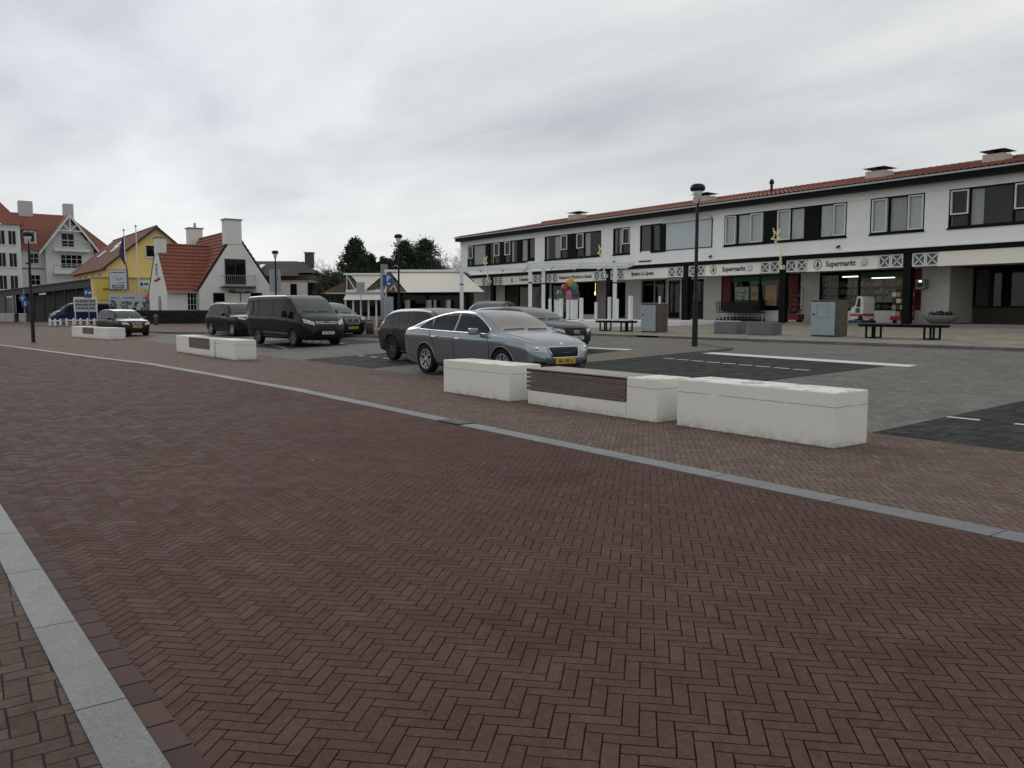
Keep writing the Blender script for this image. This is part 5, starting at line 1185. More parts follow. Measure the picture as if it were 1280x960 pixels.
MB().tube((-73.6, 20.04, 3.1), (-73.6, 20.0, .6), .05, n=8).box(-73.65, -73.45, 17.6, 20.0, 3.0, 3.08).build('downpipe', mat('zinc', (.4, .4, .4)), ct)
# flat pleached tree in front of the gable
pt = thing('pleached_tree', 'small bare pleached tree before the gable of the white cottage', 'tree', (-71.2, 22.9, .5))
MB().tube((0, 0, 0), (0, 0, 2.6), .06, .045, 8).build('trunk', M_bark, pt)
m = MB()
for k in range(70):
    a = random.uniform(-1.5, 1.5); z = 2.5 + random.uniform(0, .35); m.path([(0, a * .3, 2.45), (random.uniform(-.2, .2), a * .7, z), (random.uniform(-.3, .3), a, z + random.uniform(-.05, .3))], [.02, .014, .007], 3)
m.build('crown', M_bark, pt)
# dark clipped hedge
hm = mat('dark_hedge', (.022, .028, .018), .9, var=.5, vs=5.)
hd = thing('clipped_hedge', 'dark clipped hedge in front of the white cottage', 'hedge', (-79, 15.5, gz(15) + .1), math.atan2(4.1, 13))
m = MB(); m.box(0, 13.6, -.0, .5, 0, 1.1)
for _ in range(9000):
    x_ = random.uniform(0, 13.6); s_ = random.random(); p = Vector((x_, random.uniform(-.06, .02), random.uniform(0, 1.15))) if s_ < .6 else Vector((x_, random.uniform(0, .5), 1.1 + random.uniform(0, .08)))
    a = Vector((random.gauss(0, 1), random.gauss(0, 1), random.gauss(0, 1))).normalized(); b = a.orthogonal().normalized() * .04; q = a.cross(b); m.add([p - b, p + q, p + b, p - q], [(0, 1, 2, 3)])
m.build('foliage', hm, hd)
def bollard(x, y, z, h, r, label, mt=None):
    o = thing('bollard', label, 'bollard', (x, y, z), 0, 'low bollards'); MB().lathe([(r, 0), (r, h - .06), (r * .8, h), (0, h + .01)], 14).build('shaft', mt or mat('bollard_brown', (.10, .085, .065), .85, var=.2), o)
    MB().lathe([(r * 1.04, h - .16), (r * 1.04, h - .11), (r, h - .11)], 14).build('band', M_galv, o)
bollard(-69.7, 15.7, gz(15.7) + .1, .85, .14, 'short bollard standing before the dark hedge'); bollard(-35.0, 17.2, gz(17.2) + .06, .72, .19, 'stout brown bollard before the dark grey people carrier', None); bollard(-33.55, 17.1, gz(17.1) + .06, .75, .2, 'stout brown bollard touching the olive cabinet')
o = thing('low_cabinet', 'olive concrete cabinet between the people carrier and the black estate car', 'cabinet', (-32.3, 17.3, gz(17.3) + .05), RZ)
MB().bbox(-.42, .62, -.3, .35, 0, 1.05, .015).build('housing', mat('olive_concrete', (.17, .165, .115), .85, var=.12, dirt=.3), o); MB().bbox(-.47, .67, -.35, .4, 1.05, 1.11, .01).build('lid', mat('olive_lid', (.2, .2, .15), .8), o)
# grey roofed house and its white extension
gh = thing('grey_roofed_house', 'dark brick house with grey tiled roof behind the white cottage', 'building', world(90, 0), RZ)
MB().box(-30, -22.2, 1, 8, .6, 5.4).build('wall', brickmat('dark_brick', (.09, .06, .045), (.12, .11, .10), .22, .07, 'YZ'), gh)
m = MB(); tiles(m, (-31, 0, 5.2), (-23, 0, 5.2), (-24.2, 4, 7.0), (-31, 4, 7.0)); tiles(m, (-24.0, .8, 5.55), (-21.2, .8, 5.55), (-23.3, 4.0, 6.95), (-24.5, 4.0, 6.95)); tiles(m, (-21.2, 8, 5.2), (-31, 8, 5.2), (-31, 4, 7), (-24.2, 4, 7)); m.build('roof', M_tileg, gh)
chim(gh, -23.2, -22.3, 3.5, 4.3, 6.2, 7.9, mat('brown_stack', (.10, .08, .065), .85, var=.2)); MB().prism([(-28.0, 1.6, 6.05), (-27.5, 1.6, 6.05), (-27.3, 2.6, 6.5), (-27.8, 2.6, 6.5)], (0, -.05, .1)).build('skylight', M_wframe, gh)
wx = thing('white_extension', 'low white building with a dark doorway behind the black van', 'building', world(85, 0), RZ)
MB().box(-24.6, -20.9, 0, 4, .6, 4.45).build('wall', M_plast, wx); MB().box(-24.8, -20.7, -.1, 4.1, 4.452, 4.55).build('roof', M_galv, wx)
MB().box(-22.6, -21.95, -.05, -.002, .7, 4.2).build('door', M_blk, wx); MB().box(-20.88, -19.2, .3, 3, .6, 4.3).build('shed', M_blk, wx); MB().bbox(-24.1, -23.9, -.3, -.1, .6, 5.4, .01).build('post', M_plast, wx)
# yellow house
yh = thing('yellow_house', 'yellow gabled house with brown red roof behind the signs', 'building')
gable_house(yh, 'wall', M_yel, [(16.75, .2), (26.8, .2), (26.8, 6.0), (21.76, 10.25), (16.75, 6.0)], -95, -117)
m = MB(); tw = dict(tw=.3, th=.4, amp=.03, step=.03)
tiles(m, (-118, 16.2, 5.72), (-94.6, 16.2, 5.72), (-94.6, 21.76, 10.42), (-118, 21.76, 10.42), **tw); tiles(m, (-94.6, 27.3, 5.72), (-118, 27.3, 5.72), (-118, 21.76, 10.42), (-94.6, 21.76, 10.42), **tw); ridge(m, (-118, 21.76, 10.46), (-94.6, 21.76, 10.46)); m.build('roof', M_tile3, yh)
m = MB()
for s_ in (-1, 1): m.prism([(-94.58, 21.76, 10.42), (-94.58, 21.76 + s_ * 5.5, 5.75), (-94.58, 21.76 + s_ * 5.5, 5.55), (-94.58, 21.76, 10.2)], (-.08, 0, 0))
m.build('bargeboard', mat('dark_trim', (.06, .05, .045), .7), yh)
housewin(yh, 'x', -94.98, 20.6, 21.6, 7.15, 8.45, M_wframe, 1, 1, .07)
for k in range(4): housewin(yh, 'y', 16.74, -112 + k * 4.2, -110.9 + k * 4.2, 4.95, 5.6, M_wframe, 2, 1, .05)
for x_, q in ((-104.5, .48), (-106.5, .62), (-110.5, .42)):
    y_ = 16.2 + 5.56 * q; z_ = 5.72 + 4.7 * q; MB().prism([(x_, y_, z_ + .08), (x_ + 1.0, y_, z_ + .08), (x_ + 1.0, y_ + .9, z_ + .84), (x_, y_ + .9, z_ + .84)], (0, -.08, .1)).build('skylight', M_wframe, yh)
MB().box(-94.98, -93.6, 15.2, 21.3, .2, 4.85).build('porch', M_yel, yh); MB().box(-95.1, -93.4, 15.0, 21.5, 4.852, 4.97).build('porch_roof', mat('pale_yellow_trim', (.6, .52, .3), .7), yh)
sg = MB().bbox(-93.57, -93.5, 15.6, 18.2, 2.6, 4.5, .02).build('sign_panel', M_yelb, yh); text('EYNDEN', .42, (-93.49, 16.95, 3.62), FX, M_ink, sg, 'lettering', 1.7)
# dark pavilion along the street
dp = thing('dark_pavilion', 'low dark pavilion with deep grey fascia beside the yellow house', 'building')
A_, B_ = Vector((-97.2, 15.6, 0)), Vector((-137, 5.2, 0))
def pv(u, off, z): d = (B_ - A_).normalized(); n_ = Vector((-d.y, d.x, 0)); n_ = n_ if n_.y > 0 else -n_; p = A_.lerp(B_, u) + n_ * off; return (p.x, p.y, z)
def pav(u0, u1, o0, o1, zl, zh):
    f = lambda u: (zl[0] + (zl[1] - zl[0]) * u, zh[0] + (zh[1] - zh[0]) * u); v = []
    for u in (u0, u1):
        l_, h_ = f(u); v += [pv(u, o0, l_), pv(u, o1, l_), pv(u, o1, h_), pv(u, o0, h_)]
    return MB().add(v, [(0, 1, 2, 3), (7, 6, 5, 4), (0, 4, 5, 1), (1, 5, 6, 2), (2, 6, 7, 3), (3, 7, 4, 0)])
pav(0, 1, 0, .15, (3.95, 2.8), (4.75, 3.3)).build('fascia', mat('fascia_grey', (.05, .056, .058), .7, var=.15, vs=.4), dp)
pav(0, 1, -.2, .95, (4.76, 3.31), (4.84, 3.39)).build('roof', mat('roof_grey', (.14, .14, .13), .8), dp); pav(0, 1, .85, .95, (.1, .1), (4.75, 3.3)).build('wall', M_darkp, dp)
for k in range(14): u = .02 + k * .07; pav(u, u + .004, .02, .13, (.1, .1), (3.94, 2.79)).build('mullion', M_blkm, dp)
pav(.5, 1, .06, .09, (1.1, 1.1), (3.93, 2.79)).build('pane', mat('dark_terrace_glass', (.03, .035, .035), .15, var=.4, vs=.3), dp)
for u in (.28, .52, .63): pav(u, u + .045, -.06, -.01, (3.62, 2.6), (3.80, 2.72)).build('light_strip', M_whiteg, dp)
ww = mat('pale_concrete_blocks', (.42, .42, .40), .8, var=.1, dirt=.3)
for a, b, lab in ((-59.8, -58.0, 'low pale wall block at the left edge of the dark pavilion'), (-57.95, -57.0, 'low pale wall block in the middle before the dark pavilion'), (-56.4, -55.6, 'low pale wall block behind the leftmost street lamp')):
    o = thing('low_wall', lab, 'wall', world(95, a, .2), RZ); MB().bbox(0, b - a, 0, .3, 0, .9, .02).build('body', ww, o); MB().bbox(-.03, b - a + .03, -.03, .33, .9, .95, .01).build('coping', M_whiteg, o)
# white mansion
wm_ = thing('white_mansion', 'large white house with orange roofs, gabled balcony bay and square turret', 'building')
MW = mat('bright_white_render', (.66, .68, .68), .8, var=.04, dirt=.12, dcol=(.45, .46, .45), ds=.5)
MB().box(-134, -150, 12, 24.5, 0, 10.2).build('wall', MW, wm_); gable_house(wm_, 'bay_wall', MW, [(15.7, 0), (21.8, 0), (21.8, 10.3), (18.8, 14.3), (15.7, 10.3)], -132.8, -135)
MB().box(-128, -140, 3.5, 12.3, 0, 12.75).build('turret_wall', MW, wm_)
m = MB(); tw = dict(tw=.35, th=.45, amp=.03, step=.03)
tiles(m, (-133.4, 11, 9.9), (-133.4, 25, 9.9), (-140.5, 19.8, 15.6), (-140.5, 11, 15.6), **tw); tiles(m, (-133.4, 25, 9.9), (-151, 25, 9.9), (-144, 19.8, 15.6), (-140.5, 19.8, 15.6), **tw)
tiles(m, (-131.9, 14.9, 9.6), (-138, 14.9, 9.6), (-142, 18.8, 15.0), (-131.9, 18.8, 15.0), **tw); tiles(m, (-138, 22.7, 9.6), (-131.9, 22.7, 9.6), (-131.9, 18.8, 15.0), (-142, 18.8, 15.0), **tw)
tiles(m, (-127.6, 3.2, 12.75), (-127.6, 12.7, 12.75), (-133, 8.0, 18.9), (-133, 7.9, 18.9), **tw); tiles(m, (-127.6, 12.7, 12.75), (-139, 12.7, 12.75), (-133.2, 8.0, 18.9), (-133, 8.0, 18.9), **tw)
m.build('roof', mat('orange_tile_far', (.24, .085, .056), .75, var=.15, vs=.6), wm_)
m = MB()
for s_ in (-1, 1): m.prism([(-131.9, 18.8, 15.05), (-131.9, 18.8 + s_ * 3.95, 9.55), (-131.9, 18.8 + s_ * 3.95, 9.1), (-131.9, 18.8, 14.55)], (.12, 0, 0))
m.box(-131.9, -131.8, 17.1, 20.5, 12.55, 12.72).box(-131.9, -131.8, 18.72, 18.88, 12.72, 14.6)
for s_ in (-1, 1): m.prism([(-131.88, 18.8, 12.75), (-131.88, 18.8 + s_ * .95, 13.75), (-131.88, 18.8 + s_ * 1.05, 13.6), (-131.88, 18.8 + s_ * .15, 12.7)], (.06, 0, 0))
m.build('bargeboard', MW, wm_)
fg = mat('far_frame', (.6, .62, .62), .6)
housewin(wm_, 'x', -132.78, 17.7, 19.4, 10.4, 12.4, fg, 2, 2, .1); housewin(wm_, 'x', -132.78, 17.5, 20.3, 7.4, 9.4, fg, 4, 3, .1)
bo = MB().box(-132.8, -131.6, 16.7, 21.2, 9.75, 10.1).build('balcony', MW, wm_); MB().box(-131.65, -131.6, 16.4, 21.3, 11.2, 11.32).box(-131.65, -131.6, 16.4, 21.3, 10.75, 10.8).box(-131.65, -131.58, 16.4, 16.5, 10.1, 11.3).box(-131.65, -131.58, 21.1, 21.2, 10.1, 11.3).build('railing', M_galv, bo)
bo = MB().box(-132.8, -131.6, 16.5, 21.2, 6.6, 6.75).build('balcony', MW, wm_); MB().box(-131.65, -131.6, 16.4, 21.3, 7.7, 7.8).box(-131.65, -131.58, 16.4, 16.5, 6.7, 7.8).build('railing', M_galv, bo)
housewin(wm_, 'x', -133.98, 13.7, 15.0, 8.0, 9.5, fg, 2, 2, .09); housewin(wm_, 'x', -133.98, 13.8, 15.1, 5.0, 6.5, fg, 2, 2, .09); MB().box(-133.98, -133.9, 12.8, 15.5, 7.25, 7.45).build('string_course', mat('grey_band', (.2, .2, .2), .7), wm_)
for z_ in (10.05, 7.15, 4.2):
    for y_ in (5.2, 7.5, 9.6, 10.85): housewin(wm_, 'x', -127.98, y_, y_ + 1.0, z_, z_ + 1.95, fg, 2, 1, .09)
for y0_, y1_ in ((12.8, 14.6), (18.6, 19.9)): c = MB().bbox(-141.3, -139.8, y0_ + .6, y1_ + .6, 14.5, 17.3, .04).build('chimney', mat('white_brick_far', (.5, .5, .49), .8, var=.1), wm_)
dm = MB().box(-134.5, -137, 13.4, 14.9, 10.8, 12.7).build('dormer', MW, wm_); MB().box(-134.2, -137.5, 13.2, 15.1, 12.702, 12.82).build('dormer_roof', M_tile2, dm); MB().box(-134.49, -134.45, 13.7, 14.6, 11.1, 12.4).build('dormer_window', M_cgl, dm)
# white picket fence pieces
def picket(p0, p1, n, label):
    p0, p1 = Vector(p0), Vector(p1); d = (p1 - p0); t = thing('picket_fence', label, 'fence', (p0.x, p0.y, gz(p0.y) + .1), math.atan2(d.y, d.x), 'white post and rail fence'); L = d.length
    MB().bbox(0, L, -.03, .03, .38, .50, .01).build('rail', M_wframe, t)
    for k in range(n): x_ = L * k / (n - 1); MB().bbox(x_ - .09, x_ + .09, -.07, .07, 0, .55, .01).tube((x_, 0, .55), (x_, 0, .64), .09, .03, 8).build('post', M_wframe, t)
pF = lambda px: world(74, (px - 640) / 1035 * 74)
picket(pF(64), pF(77), 3, 'short white fence of three posts left of the notice board'); picket(pF(85), pF(128), 6, 'longer white fence under the notice board')
# signs
def polesign(name, label, p, h, build, rz=RZ, mt=M_galv, pr=.035):
    t = thing(name, label, 'sign', p, rz); MB().tube((0, .03, 0), (0, .03, h), pr, n=8).build('pole', mt, t); build(t); return t
def bp1(t):
    s_ = MB().bbox(-.33, .33, -.02, .0, 2.35, 3.1, .01).build('sign_plate', M_blue, t); text('P', .42, (-.14, -.022, 2.75), FY, M_wframe, s_); MB().prism([(.02, -.026, 2.72), (.2, -.026, 2.72), (.2, -.026, 2.62), (.3, -.026, 2.77), (.2, -.026, 2.92), (.2, -.026, 2.82), (.02, -.026, 2.82)], (0, .004, 0)).build('arrow', M_wframe, s_)
p = world(70, (113 - 640) / 1035 * 70, .2); polesign('parking_sign', 'blue parking sign with arrow on a pole beside the notice board', p, 3.1, bp1)
def rs(t):
    s_ = MB().lathe([(0, 0), (.36, 0), (.36, .02), (0, .02)], 24, Matrix.Translation((-.12, 0, 2.5)) @ Matrix.Rotation(R(90), 4, 'X')).build('sign_plate', M_blue, t); MB().lathe([(0, 0), (.36, 0), (.36, .02), (0, .02)], 24, Matrix.Translation((.12, -.05, 2.0)) @ Matrix.Rotation(R(90), 4, 'X')).build('sign_plate', M_blue, t)
    MB().box(-.16, -.08, -.024, -.021, 2.3, 2.7).box(-.28, .04, -.024, -.021, 2.55, 2.62).box(.08, .16, -.075, -.071, 1.8, 2.2).build('pictogram', M_wframe, s_)
p = world(78, (33 - 640) / 1035 * 78, .1); polesign('round_sign', 'pair of blue round traffic signs on a pole behind the leftmost lamp', p, 3.4, rs)
def nb(t):
    s_ = MB().bbox(-1.08, 1.08, -.05, 0, 1.2, 2.5, .02).build('board', M_wframe, t); MB().bbox(-.95, .95, -.056, -.051, 1.3, 2.35, .001).build('sheet', mat('board_grey', (.36, .37, .38), .6), s_)
    q = MB(); random.seed(3)
    for r_ in range(3):
        x_ = -.88
        while x_ < .8: w_ = random.uniform(.05, .16); q.box(x_, x_ + w_, -.062, -.058, 1.42 + r_ * .32, 1.58 + r_ * .32); x_ += w_ + .05
    q.build('print', M_ink, s_)
    for x_ in (-1.0, 1.0): MB().box(x_ - .04, x_ + .04, .0, .06, 0, 2.4).build('leg', M_wframe, t)
t = thing('notice_board', 'white notice board with rows of small print in front of the dark blue van', 'sign', world(76, (109.5 - 640) / 1035 * 76, .2), RZ); nb(t)
t = thing('advertising_sign', 'white lit-box sign with a dune drawing and a dark OPEN strip before the yellow house', 'sign', world(84, (152 - 640) / 1035 * 84, .3), RZ)
MB().bbox(-.95, .95, -.15, .1, 3.25, 5.3, .03).build('box', mat('box_frame', (.12, .13, .14), .5), t)
s_ = MB().bbox(-.86, .86, -.17, -.152, 3.33, 5.22, .005).build('face', mat('sign_face', (.55, .58, .62), .5), t); q = MB()
q.path([(-.6 + k * .06, -.175, 4.45 + .25 * math.sin(k * .35) * math.exp(-((k - 9) / 8)**2)) for k in range(21)], .012, 4); q.path([(-.2 + k * .05, -.175, 4.3 + .1 * math.sin(k * .8)) for k in range(14)], .012, 4); q.build('drawing', M_ink, s_)
text('Schoonoord', .27, (0, -.175, 4.98), FY, M_ink, s_, 'lettering', 1.5) if False else None
q = MB(); [q.box(-.72 + k * .12, -.64 + k * .12, -.175, -.171, 4.93, 5.05) for k in range(12)]; [q.box(.0 + k * .1, .07 + k * .1, -.175, -.171, 3.92, 4.0) for k in range(7)]; q.build('print', M_ink, s_)
st_ = MB().box(-.6, .6, -.176, -.172, 3.4, 3.76).build('strip', mat('dark_green', (.02, .05, .03), .5), s_); text('OPEN', .3, (0, -.178, 3.58), FY, M_wframe, st_, 'lettering', 1.0)
for x_ in (-.6, .6): MB().box(x_ - .06, x_ + .06, -.05, .05, 0, 3.25).build('leg', M_galv, t)
t = thing('direction_sign', 'small white board with a black arrow beside the flag poles', 'sign', world(85, (184 - 640) / 1035 * 85, .3), RZ)
s_ = MB().bbox(-.5, .5, -.05, .0, 3.4, 4.3, .01).build('board', M_wframe, t); MB().prism([(-.05, -.056, 3.8), (.2, -.056, 3.8), (.2, -.056, 3.68), (.4, -.056, 3.88), (.2, -.056, 4.08), (.2, -.056, 3.96), (-.05, -.056, 3.96)], (0, .004, 0)).box(-.4, -.15, -.056, -.052, 3.7, 4.0).build('arrow', M_ink, s_)
MB().tube((0, .04, 0), (0, .04, 3.4), .05, n=8).build('pole', M_galv, t)
random.seed(5)
for i, (px0, px1, lab) in enumerate(((139, 151, 'narrow grey-white picture board at the left of the billboard row'), (152, 176, 'wide billboard with a pale heading and blue pictures'), (177, 197, 'billboard with dark pictures behind the red round sign'))):
    a = (px0 - 640) / 1035 * 80; b = (px1 - 640) / 1035 * 80; t = thing('billboard', lab, 'billboard', world(80, (a + b) / 2, .3), RZ, 'row of billboards before the yellow house'); h = (b - a) / 2
    s_ = MB().bbox(-h, h, -.04, .02, 1.0, 2.78, .01).build('board', mat('billboard_white', (.45, .48, .50), .6, var=.08), t)
    for k, c_ in enumerate(((.10, .18, .28), (.04, .05, .06), (.14, .20, .17))):
        q = MB()
        for _ in range(7): x_ = random.uniform(-h + .05, h - .4); z_ = random.uniform(1.1, 1.95); q.box(x_, x_ + random.uniform(.12, .4), -.046 - k * .002, -.042 - k * .002, z_, z_ + random.uniform(.1, .3))
        q.build('picture', mat('picture_%d' % k, c_, .6, var=.4, vs=3.), s_)
    MB().box(-h * .6, h * .6, -.046, -.042, 2.35, 2.45).build('heading', M_blue, s_)
    for x_ in (-h + .1, h - .1): MB().box(x_ - .04, x_ + .04, .03, .1, 0, 2.7).build('leg', M_galv, t)
t = thing('round_advert_sign', 'red round sign with white writing at the right of the billboards', 'sign', world(78.5, (191 - 640) / 1035 * 78.5, .3), RZ)
s_ = MB().lathe([(0, 0), (.5, 0), (.5, .06), (0, .06)], 28, Matrix.Translation((0, 0, 2.35)) @ Matrix.Rotation(R(90), 4, 'X')).build('disc', mat('sign_red', (.42, .04, .05), .5), t)
q = MB(); q.path([(-.35 + k * .05, -.07, 2.4 + .06 * math.sin(k * 1.9)) for k in range(15)], .02, 4); q.path([(-.25 + k * .05, -.07, 2.22 + .04 * math.sin(k * 2.1)) for k in range(11)], .015, 4); q.build('script', M_wframe, s_); MB().tube((0, .04, 0), (0, .04, 2.3), .04, n=8).build('pole', M_galv, t)
for px, h_, lab in ((162, 9.2, 'white flag pole with a drooping purple flag before the yellow house'), (177, 9.6, 'bare white flag pole right of the purple flag')):
    t = thing('flag_pole', lab, 'flag pole', world(84.5, (px - 640) / 1035 * 84.5, .3), RZ); MB().tube((0, 0, 0), (-.12, 0, h_), .07, .045, 10).build('pole', M_wframe, t); MB().sphere((-.12, 0, h_ + .08), .11, 10, 6).build('finial', M_galv, t)
    if px == 162:
        P_ = [[(-.15 - .55 * math.sin(math.pi * min(1, v * 1.15)) * u * (1.0 if v < .6 else .8) + (.45 * max(0, v - .55) * 1.2), .12 * math.sin(u * 7 + v * 3), h_ - .3 - v * 3.6 - u * .35) for u in [k / 10 for k in range(11)]] for v in [k / 16 for k in range(17)]]
        vs = [p for r_ in P_ for p in r_]; MB().add(vs, [(i * 11 + j, i * 11 + j + 1, (i + 1) * 11 + j + 1, (i + 1) * 11 + j) for i in range(16) for j in range(10)], True).build('flag', mat('purple_cloth', (.06, .035, .11), .85, var=.3, vs=4.), t)
def bp2(t):
    s_ = MB().bbox(-.0, .50, -.02, .0, 2.30, 2.88, .01).build('sign_plate', M_blue, t); text('P', .4, (.27, -.022, 2.66), FY, M_wframe, s_); MB().sphere((.28, -.022, 2.42), 1, 10, 6, (.09, .004, .05)).build('pictogram', M_wframe, s_)
    MB().bbox(-.42, -.02, -.02, .0, 2.32, 2.86, .01).build('sign_plate', mat('sign_blue_side', (.02, .07, .2), .5), t) if False else None
    MB().bbox(-.13, .0, -.08, .08, 0, 2.95, .01).build('post', M_galv, t)
polesign('parking_sign', 'blue parking sign between two galvanised posts left of the middle lamp', world(42, (480 - 640) / 1035 * 42, .42), 2.75, bp2)
t = thing('ticket_machine', 'tall grey-blue ticket machine behind the black estate car', 'ticket machine', world(41.5, (486 - 640) / 1035 * 41.5, .42), RZ); MB().bbox(-.2, .24, -.15, .15, 0, 1.75, .02).build('housing', M_bluegrey, t); MB().bbox(-.1, .14, -.158, -.152, 1.2, 1.5, .002).build('screen', mat('screen_grey', (.25, .3, .33), .3), t)
def gs(t): MB().bbox(-.23, .23, -.02, .0, 2.0, 2.65, .01).build('sign_plate', M_galv, t)
polesign('sign_back', 'grey back of a traffic sign on a thin pole beyond the people carrier', world(46, (452 - 640) / 1035 * 46, .4), 2.65, gs, pr=.022)

# ------------------------------------------------------------------ trees
random.seed(11)
lfd = mat('conifer_leaf', (.042, .058, .034), .85, var=.5, vs=1.2); lfb = mat('bush_leaf', (.05, .05, .03), .85, var=.4, vs=1.)
def conifer(p, h, w, label, n=190, per=72, top=1.0, sp=.11):
    t = thing('conifer_tree', label, 'tree', p, 0, 'dark conifers behind the café')
    m = MB(); m.path([(0, 0, 0), (.1, 0, h * .4), (0, .1, h * .97)], [.22, .15, .02], 8)
    f = MB()
    for k in range(n):
        u = (k + random.random()) / n; z = h * (.08 + .9 * u); rr = w * (1 - u**1.7) ** .8 * (.75 + .35 * math.sin(k * 2.4) * random.random()) + .12
        a = random.uniform(0, 2 * math.pi); e = Vector((rr * math.cos(a), rr * math.sin(a), z + .35 * random.uniform(-.2, 1)))
        m.path([(0, 0, z - .3), e * .5 + Vector((0, 0, z - .15)) * .5, e], [.03, .02, .006], 3)
        for q in range(per):
            s_ = random.random() ** .5; c = Vector((0, 0, z - .2)).lerp(e, s_); c += Vector((random.gauss(0, .16), random.gauss(0, .16), random.gauss(0, .14))) * (1.25 - .7 * s_) * w * .55
            d = (e - Vector((0, 0, z))).normalized() + Vector((random.gauss(0, .5), random.gauss(0, .5), random.gauss(.1, .5))); d.normalize(); b = d.orthogonal().normalized(); k_ = sp * random.uniform(.6, 1.5)
            f.add([c - d * k_, c + b * k_ * .4, c + d * k_, c - b * k_ * .4], [(0, 1, 2, 3)])
    m.build('trunk', M_bark, t); f.build('crown', lfd, t); return t
conifer(world(75, -14.0, .8), 6.9, 3.1, 'pointed dark conifer behind the left awning, tallest of its clump'); conifer(world(76, -11.6, .8), 5.3, 2.8, 'lower rounded dark conifer right of the pointed one', 150)
conifer(world(77, -9.8, .8), 6.9, 3.7, 'dark bushy conifer at the left of the wide clump behind the middle lamp', 190); conifer(world(77.5, -8.1, .8), 7.1, 3.8, 'dark bushy conifer at the right of the wide clump behind the big awning', 190); conifer(world(76, -12.9, .8), 5.6, 2.0, 'dark conifer between the pointed one and the low rounded one', 120)
def shrub(p, r, n, label, mt, s=.12):
    t = thing('tall_shrub', label, 'shrub', p); m = MB(); f = MB()
    for _ in range(26):
        a = random.uniform(0, 6.28); q = random.random() ** .5; m.path([(0, 0, 0), (r[0] * q * .5 * math.cos(a), r[1] * q * .5 * math.sin(a), r[2]), (r[0] * q * math.cos(a), r[1] * q * math.sin(a), r[2] * random.uniform(1.3, 2.05))], [.05, .03, .008], 4)
    for _ in range(14):
        a = random.uniform(0, 6.28); q = random.random() ** .5 * .7; foliage(f, (r[0] * q * math.cos(a), r[1] * q * math.sin(a), r[2] * random.uniform(.5, 1.55)), (r[0] * .5, r[1] * .5, r[2] * .5), n // 14, s)
    m.build('stem', M_twig, t); f.build('foliage', mt, t)
shrub(world(68, -14.9, .6), (1.8, 1.5, 2.1), 6500, 'brownish green shrub between the grey roofed house and the left awning', lfb, .09); shrub(world(70, -13.0, .6), (1.6, 1.5, 1.7), 4500, 'dark shrub below the pointed conifer beside the left awning', hm, .1)
def bare(p, h, w, label, seed, depth=6):
    random.seed(seed); t = thing('bare_tree', label, 'tree', p, 0, 'bare trees behind the café'); tr = MB(); cr = MB()
    def br(q, d, L, r, k, mb):
        e = q + d * L; mb.path([q, q.lerp(e, .5) + Vector((random.gauss(0, .04), random.gauss(0, .04), 0)) * L, e], [r, r * .85, r * .7], 5 if k < 2 else 3)
        if k >= depth: return
        for _ in range(3 if k else 5):
            n_ = (d + Vector((random.gauss(0, .45), random.gauss(0, .45), random.gauss(.08, .25))) * w).normalized(); br(q.lerp(e, random.uniform(.55, 1)), n_, L * random.uniform(.6, .82), max(r * .55, .008), k + 1, cr)
    br(Vector((0, 0, 0)), Vector((0, 0, 1)), h * .33, h * .022, 0, tr); tr.build('trunk', M_bark, t); cr.build('crown', M_twig, t)
bare(world(80, -6.2, .8), 8.2, 1.1, 'bare twiggy tree beside the left end of the shop building', 21); bare(world(82, -4.9, .8), 7.4, 1.2, 'bare twiggy tree partly hidden by the shop building corner', 22)
bare(world(84, -15.4, .8), 6.8, 1.1, 'bare tree showing between the two conifer clumps', 23); bare(world(84, -13.0, .8), 6.2, 1.1, 'pale bare tree right of the pointed conifer', 26); bare(world(98, -21.5, .8), 8.0, 1.2, 'bare tree right of the brown chimney of the grey roofed house', 24); bare(world(105, -28.0, .8), 8.4, 1.2, 'bare tree rising behind the grey roof', 25)
dt = MB(); random.seed(9)
for _ in range(16000):
    s_ = random.uniform(-46, 30); foliage(dt, (s_, random.uniform(0, 4), random.uniform(0, 4.2) * (.7 + .3 * math.sin(s_ * .9))), (.5, .5, .5), 1, .3)
o = dt.build('distant_thicket', lfb, None, world(112, 0, .8), RZ); tag(o, 'low dark thicket closing the view behind the houses and the café', 'thicket', kind='stuff')
random.seed(2); sc_ = MB()
for _ in range(150):
    x_, y_ = random.uniform(-28, 3), random.uniform(.9, 9.2)
    a = random.uniform(0, 6.28); k = random.uniform(.004, .014); sc_.add([(x_ + k * math.cos(a + q) * (1, .5, 1, .5)[i], y_ + k * math.sin(a + q) * (1, .5, 1, .5)[i], .012 + (.006 if i == 1 else 0)) for i, q in enumerate((0, 1.57, 3.14, 4.71))], [(0, 1, 2, 3)])
o = sc_.build('litter', mat('pale_litter', (.45, .42, .36), .8)); tag(o, 'tiny pale chips and dry leaf scraps scattered over the red clinkers', 'litter', kind='stuff')

dg_ = thing('drain_cover', 'dark slotted drain cover let into the pale band before the first white block', 'drain cover', (-9.35, 5.86, .006))
m = MB().bbox(-.27, .27, -.14, .14, 0, .014, .004); m.build('frame', M_blkm, dg_)
MB().box(-.23, .23, -.105, .105, .0142, .0165).build('grate', mat('grate_grey', (.06, .06, .06), .6, .4), dg_)
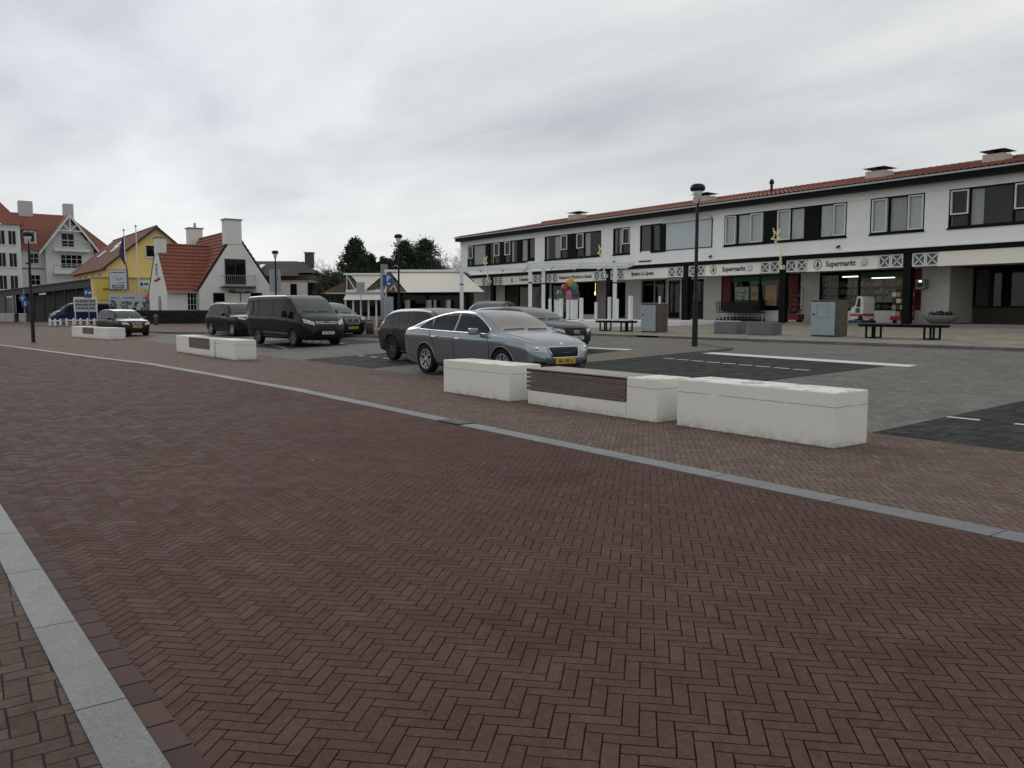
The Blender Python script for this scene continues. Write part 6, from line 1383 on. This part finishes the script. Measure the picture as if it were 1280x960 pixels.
# ------------------------------------------------------------------ sky, sun, camera
w = bpy.data.worlds.new('World'); sc.world = w; w.use_nodes = True
t = NT(w.node_tree); bg = w.node_tree.nodes['Background']; out = w.node_tree.nodes['World Output']
sky = t.n('ShaderNodeTexSky', sky_type='NISHITA', sun_disc=False); sky.sun_elevation = R(32); sky.sun_rotation = R(-115)
t.put(bg.inputs[0], sky.outputs[0]); bg.inputs[1].default_value = .06
G_ = t.n('ShaderNodeTexCoord').outputs['Generated']; x, y, z = t.xyz(G_)
zz = t.m('ADD', t.m('MAXIMUM', z, 0.), .13)
mp = t.n('ShaderNodeMapping'); t.put(mp.inputs[0], t.comb(t.m('DIVIDE', x, zz), t.m('DIVIDE', y, zz), .3)); mp.inputs['Rotation'].default_value = (0, 0, R(20)); mp.inputs['Scale'].default_value = (.42, .8, 1)
wv = t.n('ShaderNodeTexNoise'); t.put(wv.inputs['Vector'], mp.outputs[0]); wv.inputs['Scale'].default_value = .7; wv.inputs['Detail'].default_value = 3
V = t.vm('ADD', mp.outputs[0], t.vm('SCALE', wv.outputs['Color'], scale=.9))
n1 = t.noise(V, .75, 8, .52); n2 = t.noise(V, 2.0, 7, .55)
f = t.m('ADD', t.m('MULTIPLY', n1, .72), t.m('MULTIPLY', n2, .28))
c = t.ramp(f, [(.36, (.36, .375, .41)), (.45, (.50, .515, .54)), (.55, (.62, .635, .64)), (.68, (.80, .80, .775))])
# brighter towards the hidden sun and the horizon
sd = Vector((-.86, .10, .45)).normalized()
dp_ = t.n('ShaderNodeVectorMath', operation='DOT_PRODUCT'); t.put(dp_.inputs[0], G_); dp_.inputs[1].default_value = Vector((-.955, .12, .27)).normalized()
br = t.m('ADD', .85, t.m('MULTIPLY', t.m('POWER', t.m('MAXIMUM', dp_.outputs['Value'], 0.), 9.), .32))
hz = t.ramp(z, [(.0, 1.), (.22, 0.)])
c = t.mix(t.m('MULTIPLY', hz, .7), c, (.73, .735, .71)); c = t.vm('SCALE', c, scale=br)
bg2 = t.n('ShaderNodeBackground'); t.put(bg2.inputs[0], c); bg2.inputs[1].default_value = .95
ad = t.n('ShaderNodeMixShader'); ad.inputs[0].default_value = .9; t.put(ad.inputs[1], bg.outputs[0]); t.put(ad.inputs[2], bg2.outputs[0]); t.put(out.inputs[0], ad.outputs[0])
sl = bpy.data.lights.new('Sun', 'SUN'); sl.energy = .5; sl.angle = R(25); sl.color = (1, .97, .92); so = bpy.data.objects.new('Sun', sl); C.objects.link(so)
so.rotation_euler = sd.to_track_quat('Z', 'Y').to_euler()
cam = bpy.data.cameras.new('Camera'); co = bpy.data.objects.new('Camera', cam); C.objects.link(co); sc.camera = co
cam.sensor_width = 36; cam.lens = 36 * 1035 / 1280; cam.clip_end = 3000; cam.clip_start = .05
co.location = (0, 0, 1.5); pit = math.atan(92 / 1035.)
dv = FWv * math.cos(pit) + Vector((0, 0, -math.sin(pit))); co.rotation_euler = dv.to_track_quat('-Z', 'Y').to_euler()
vs_ = sc.view_settings; vs_.view_transform = 'Standard'; vs_.look = 'None'; vs_.gamma = 1; vs_.exposure = .52
sc.cycles.max_bounces = 6; sc.cycles.transparent_max_bounces = 12; sc.cycles.use_denoising = True
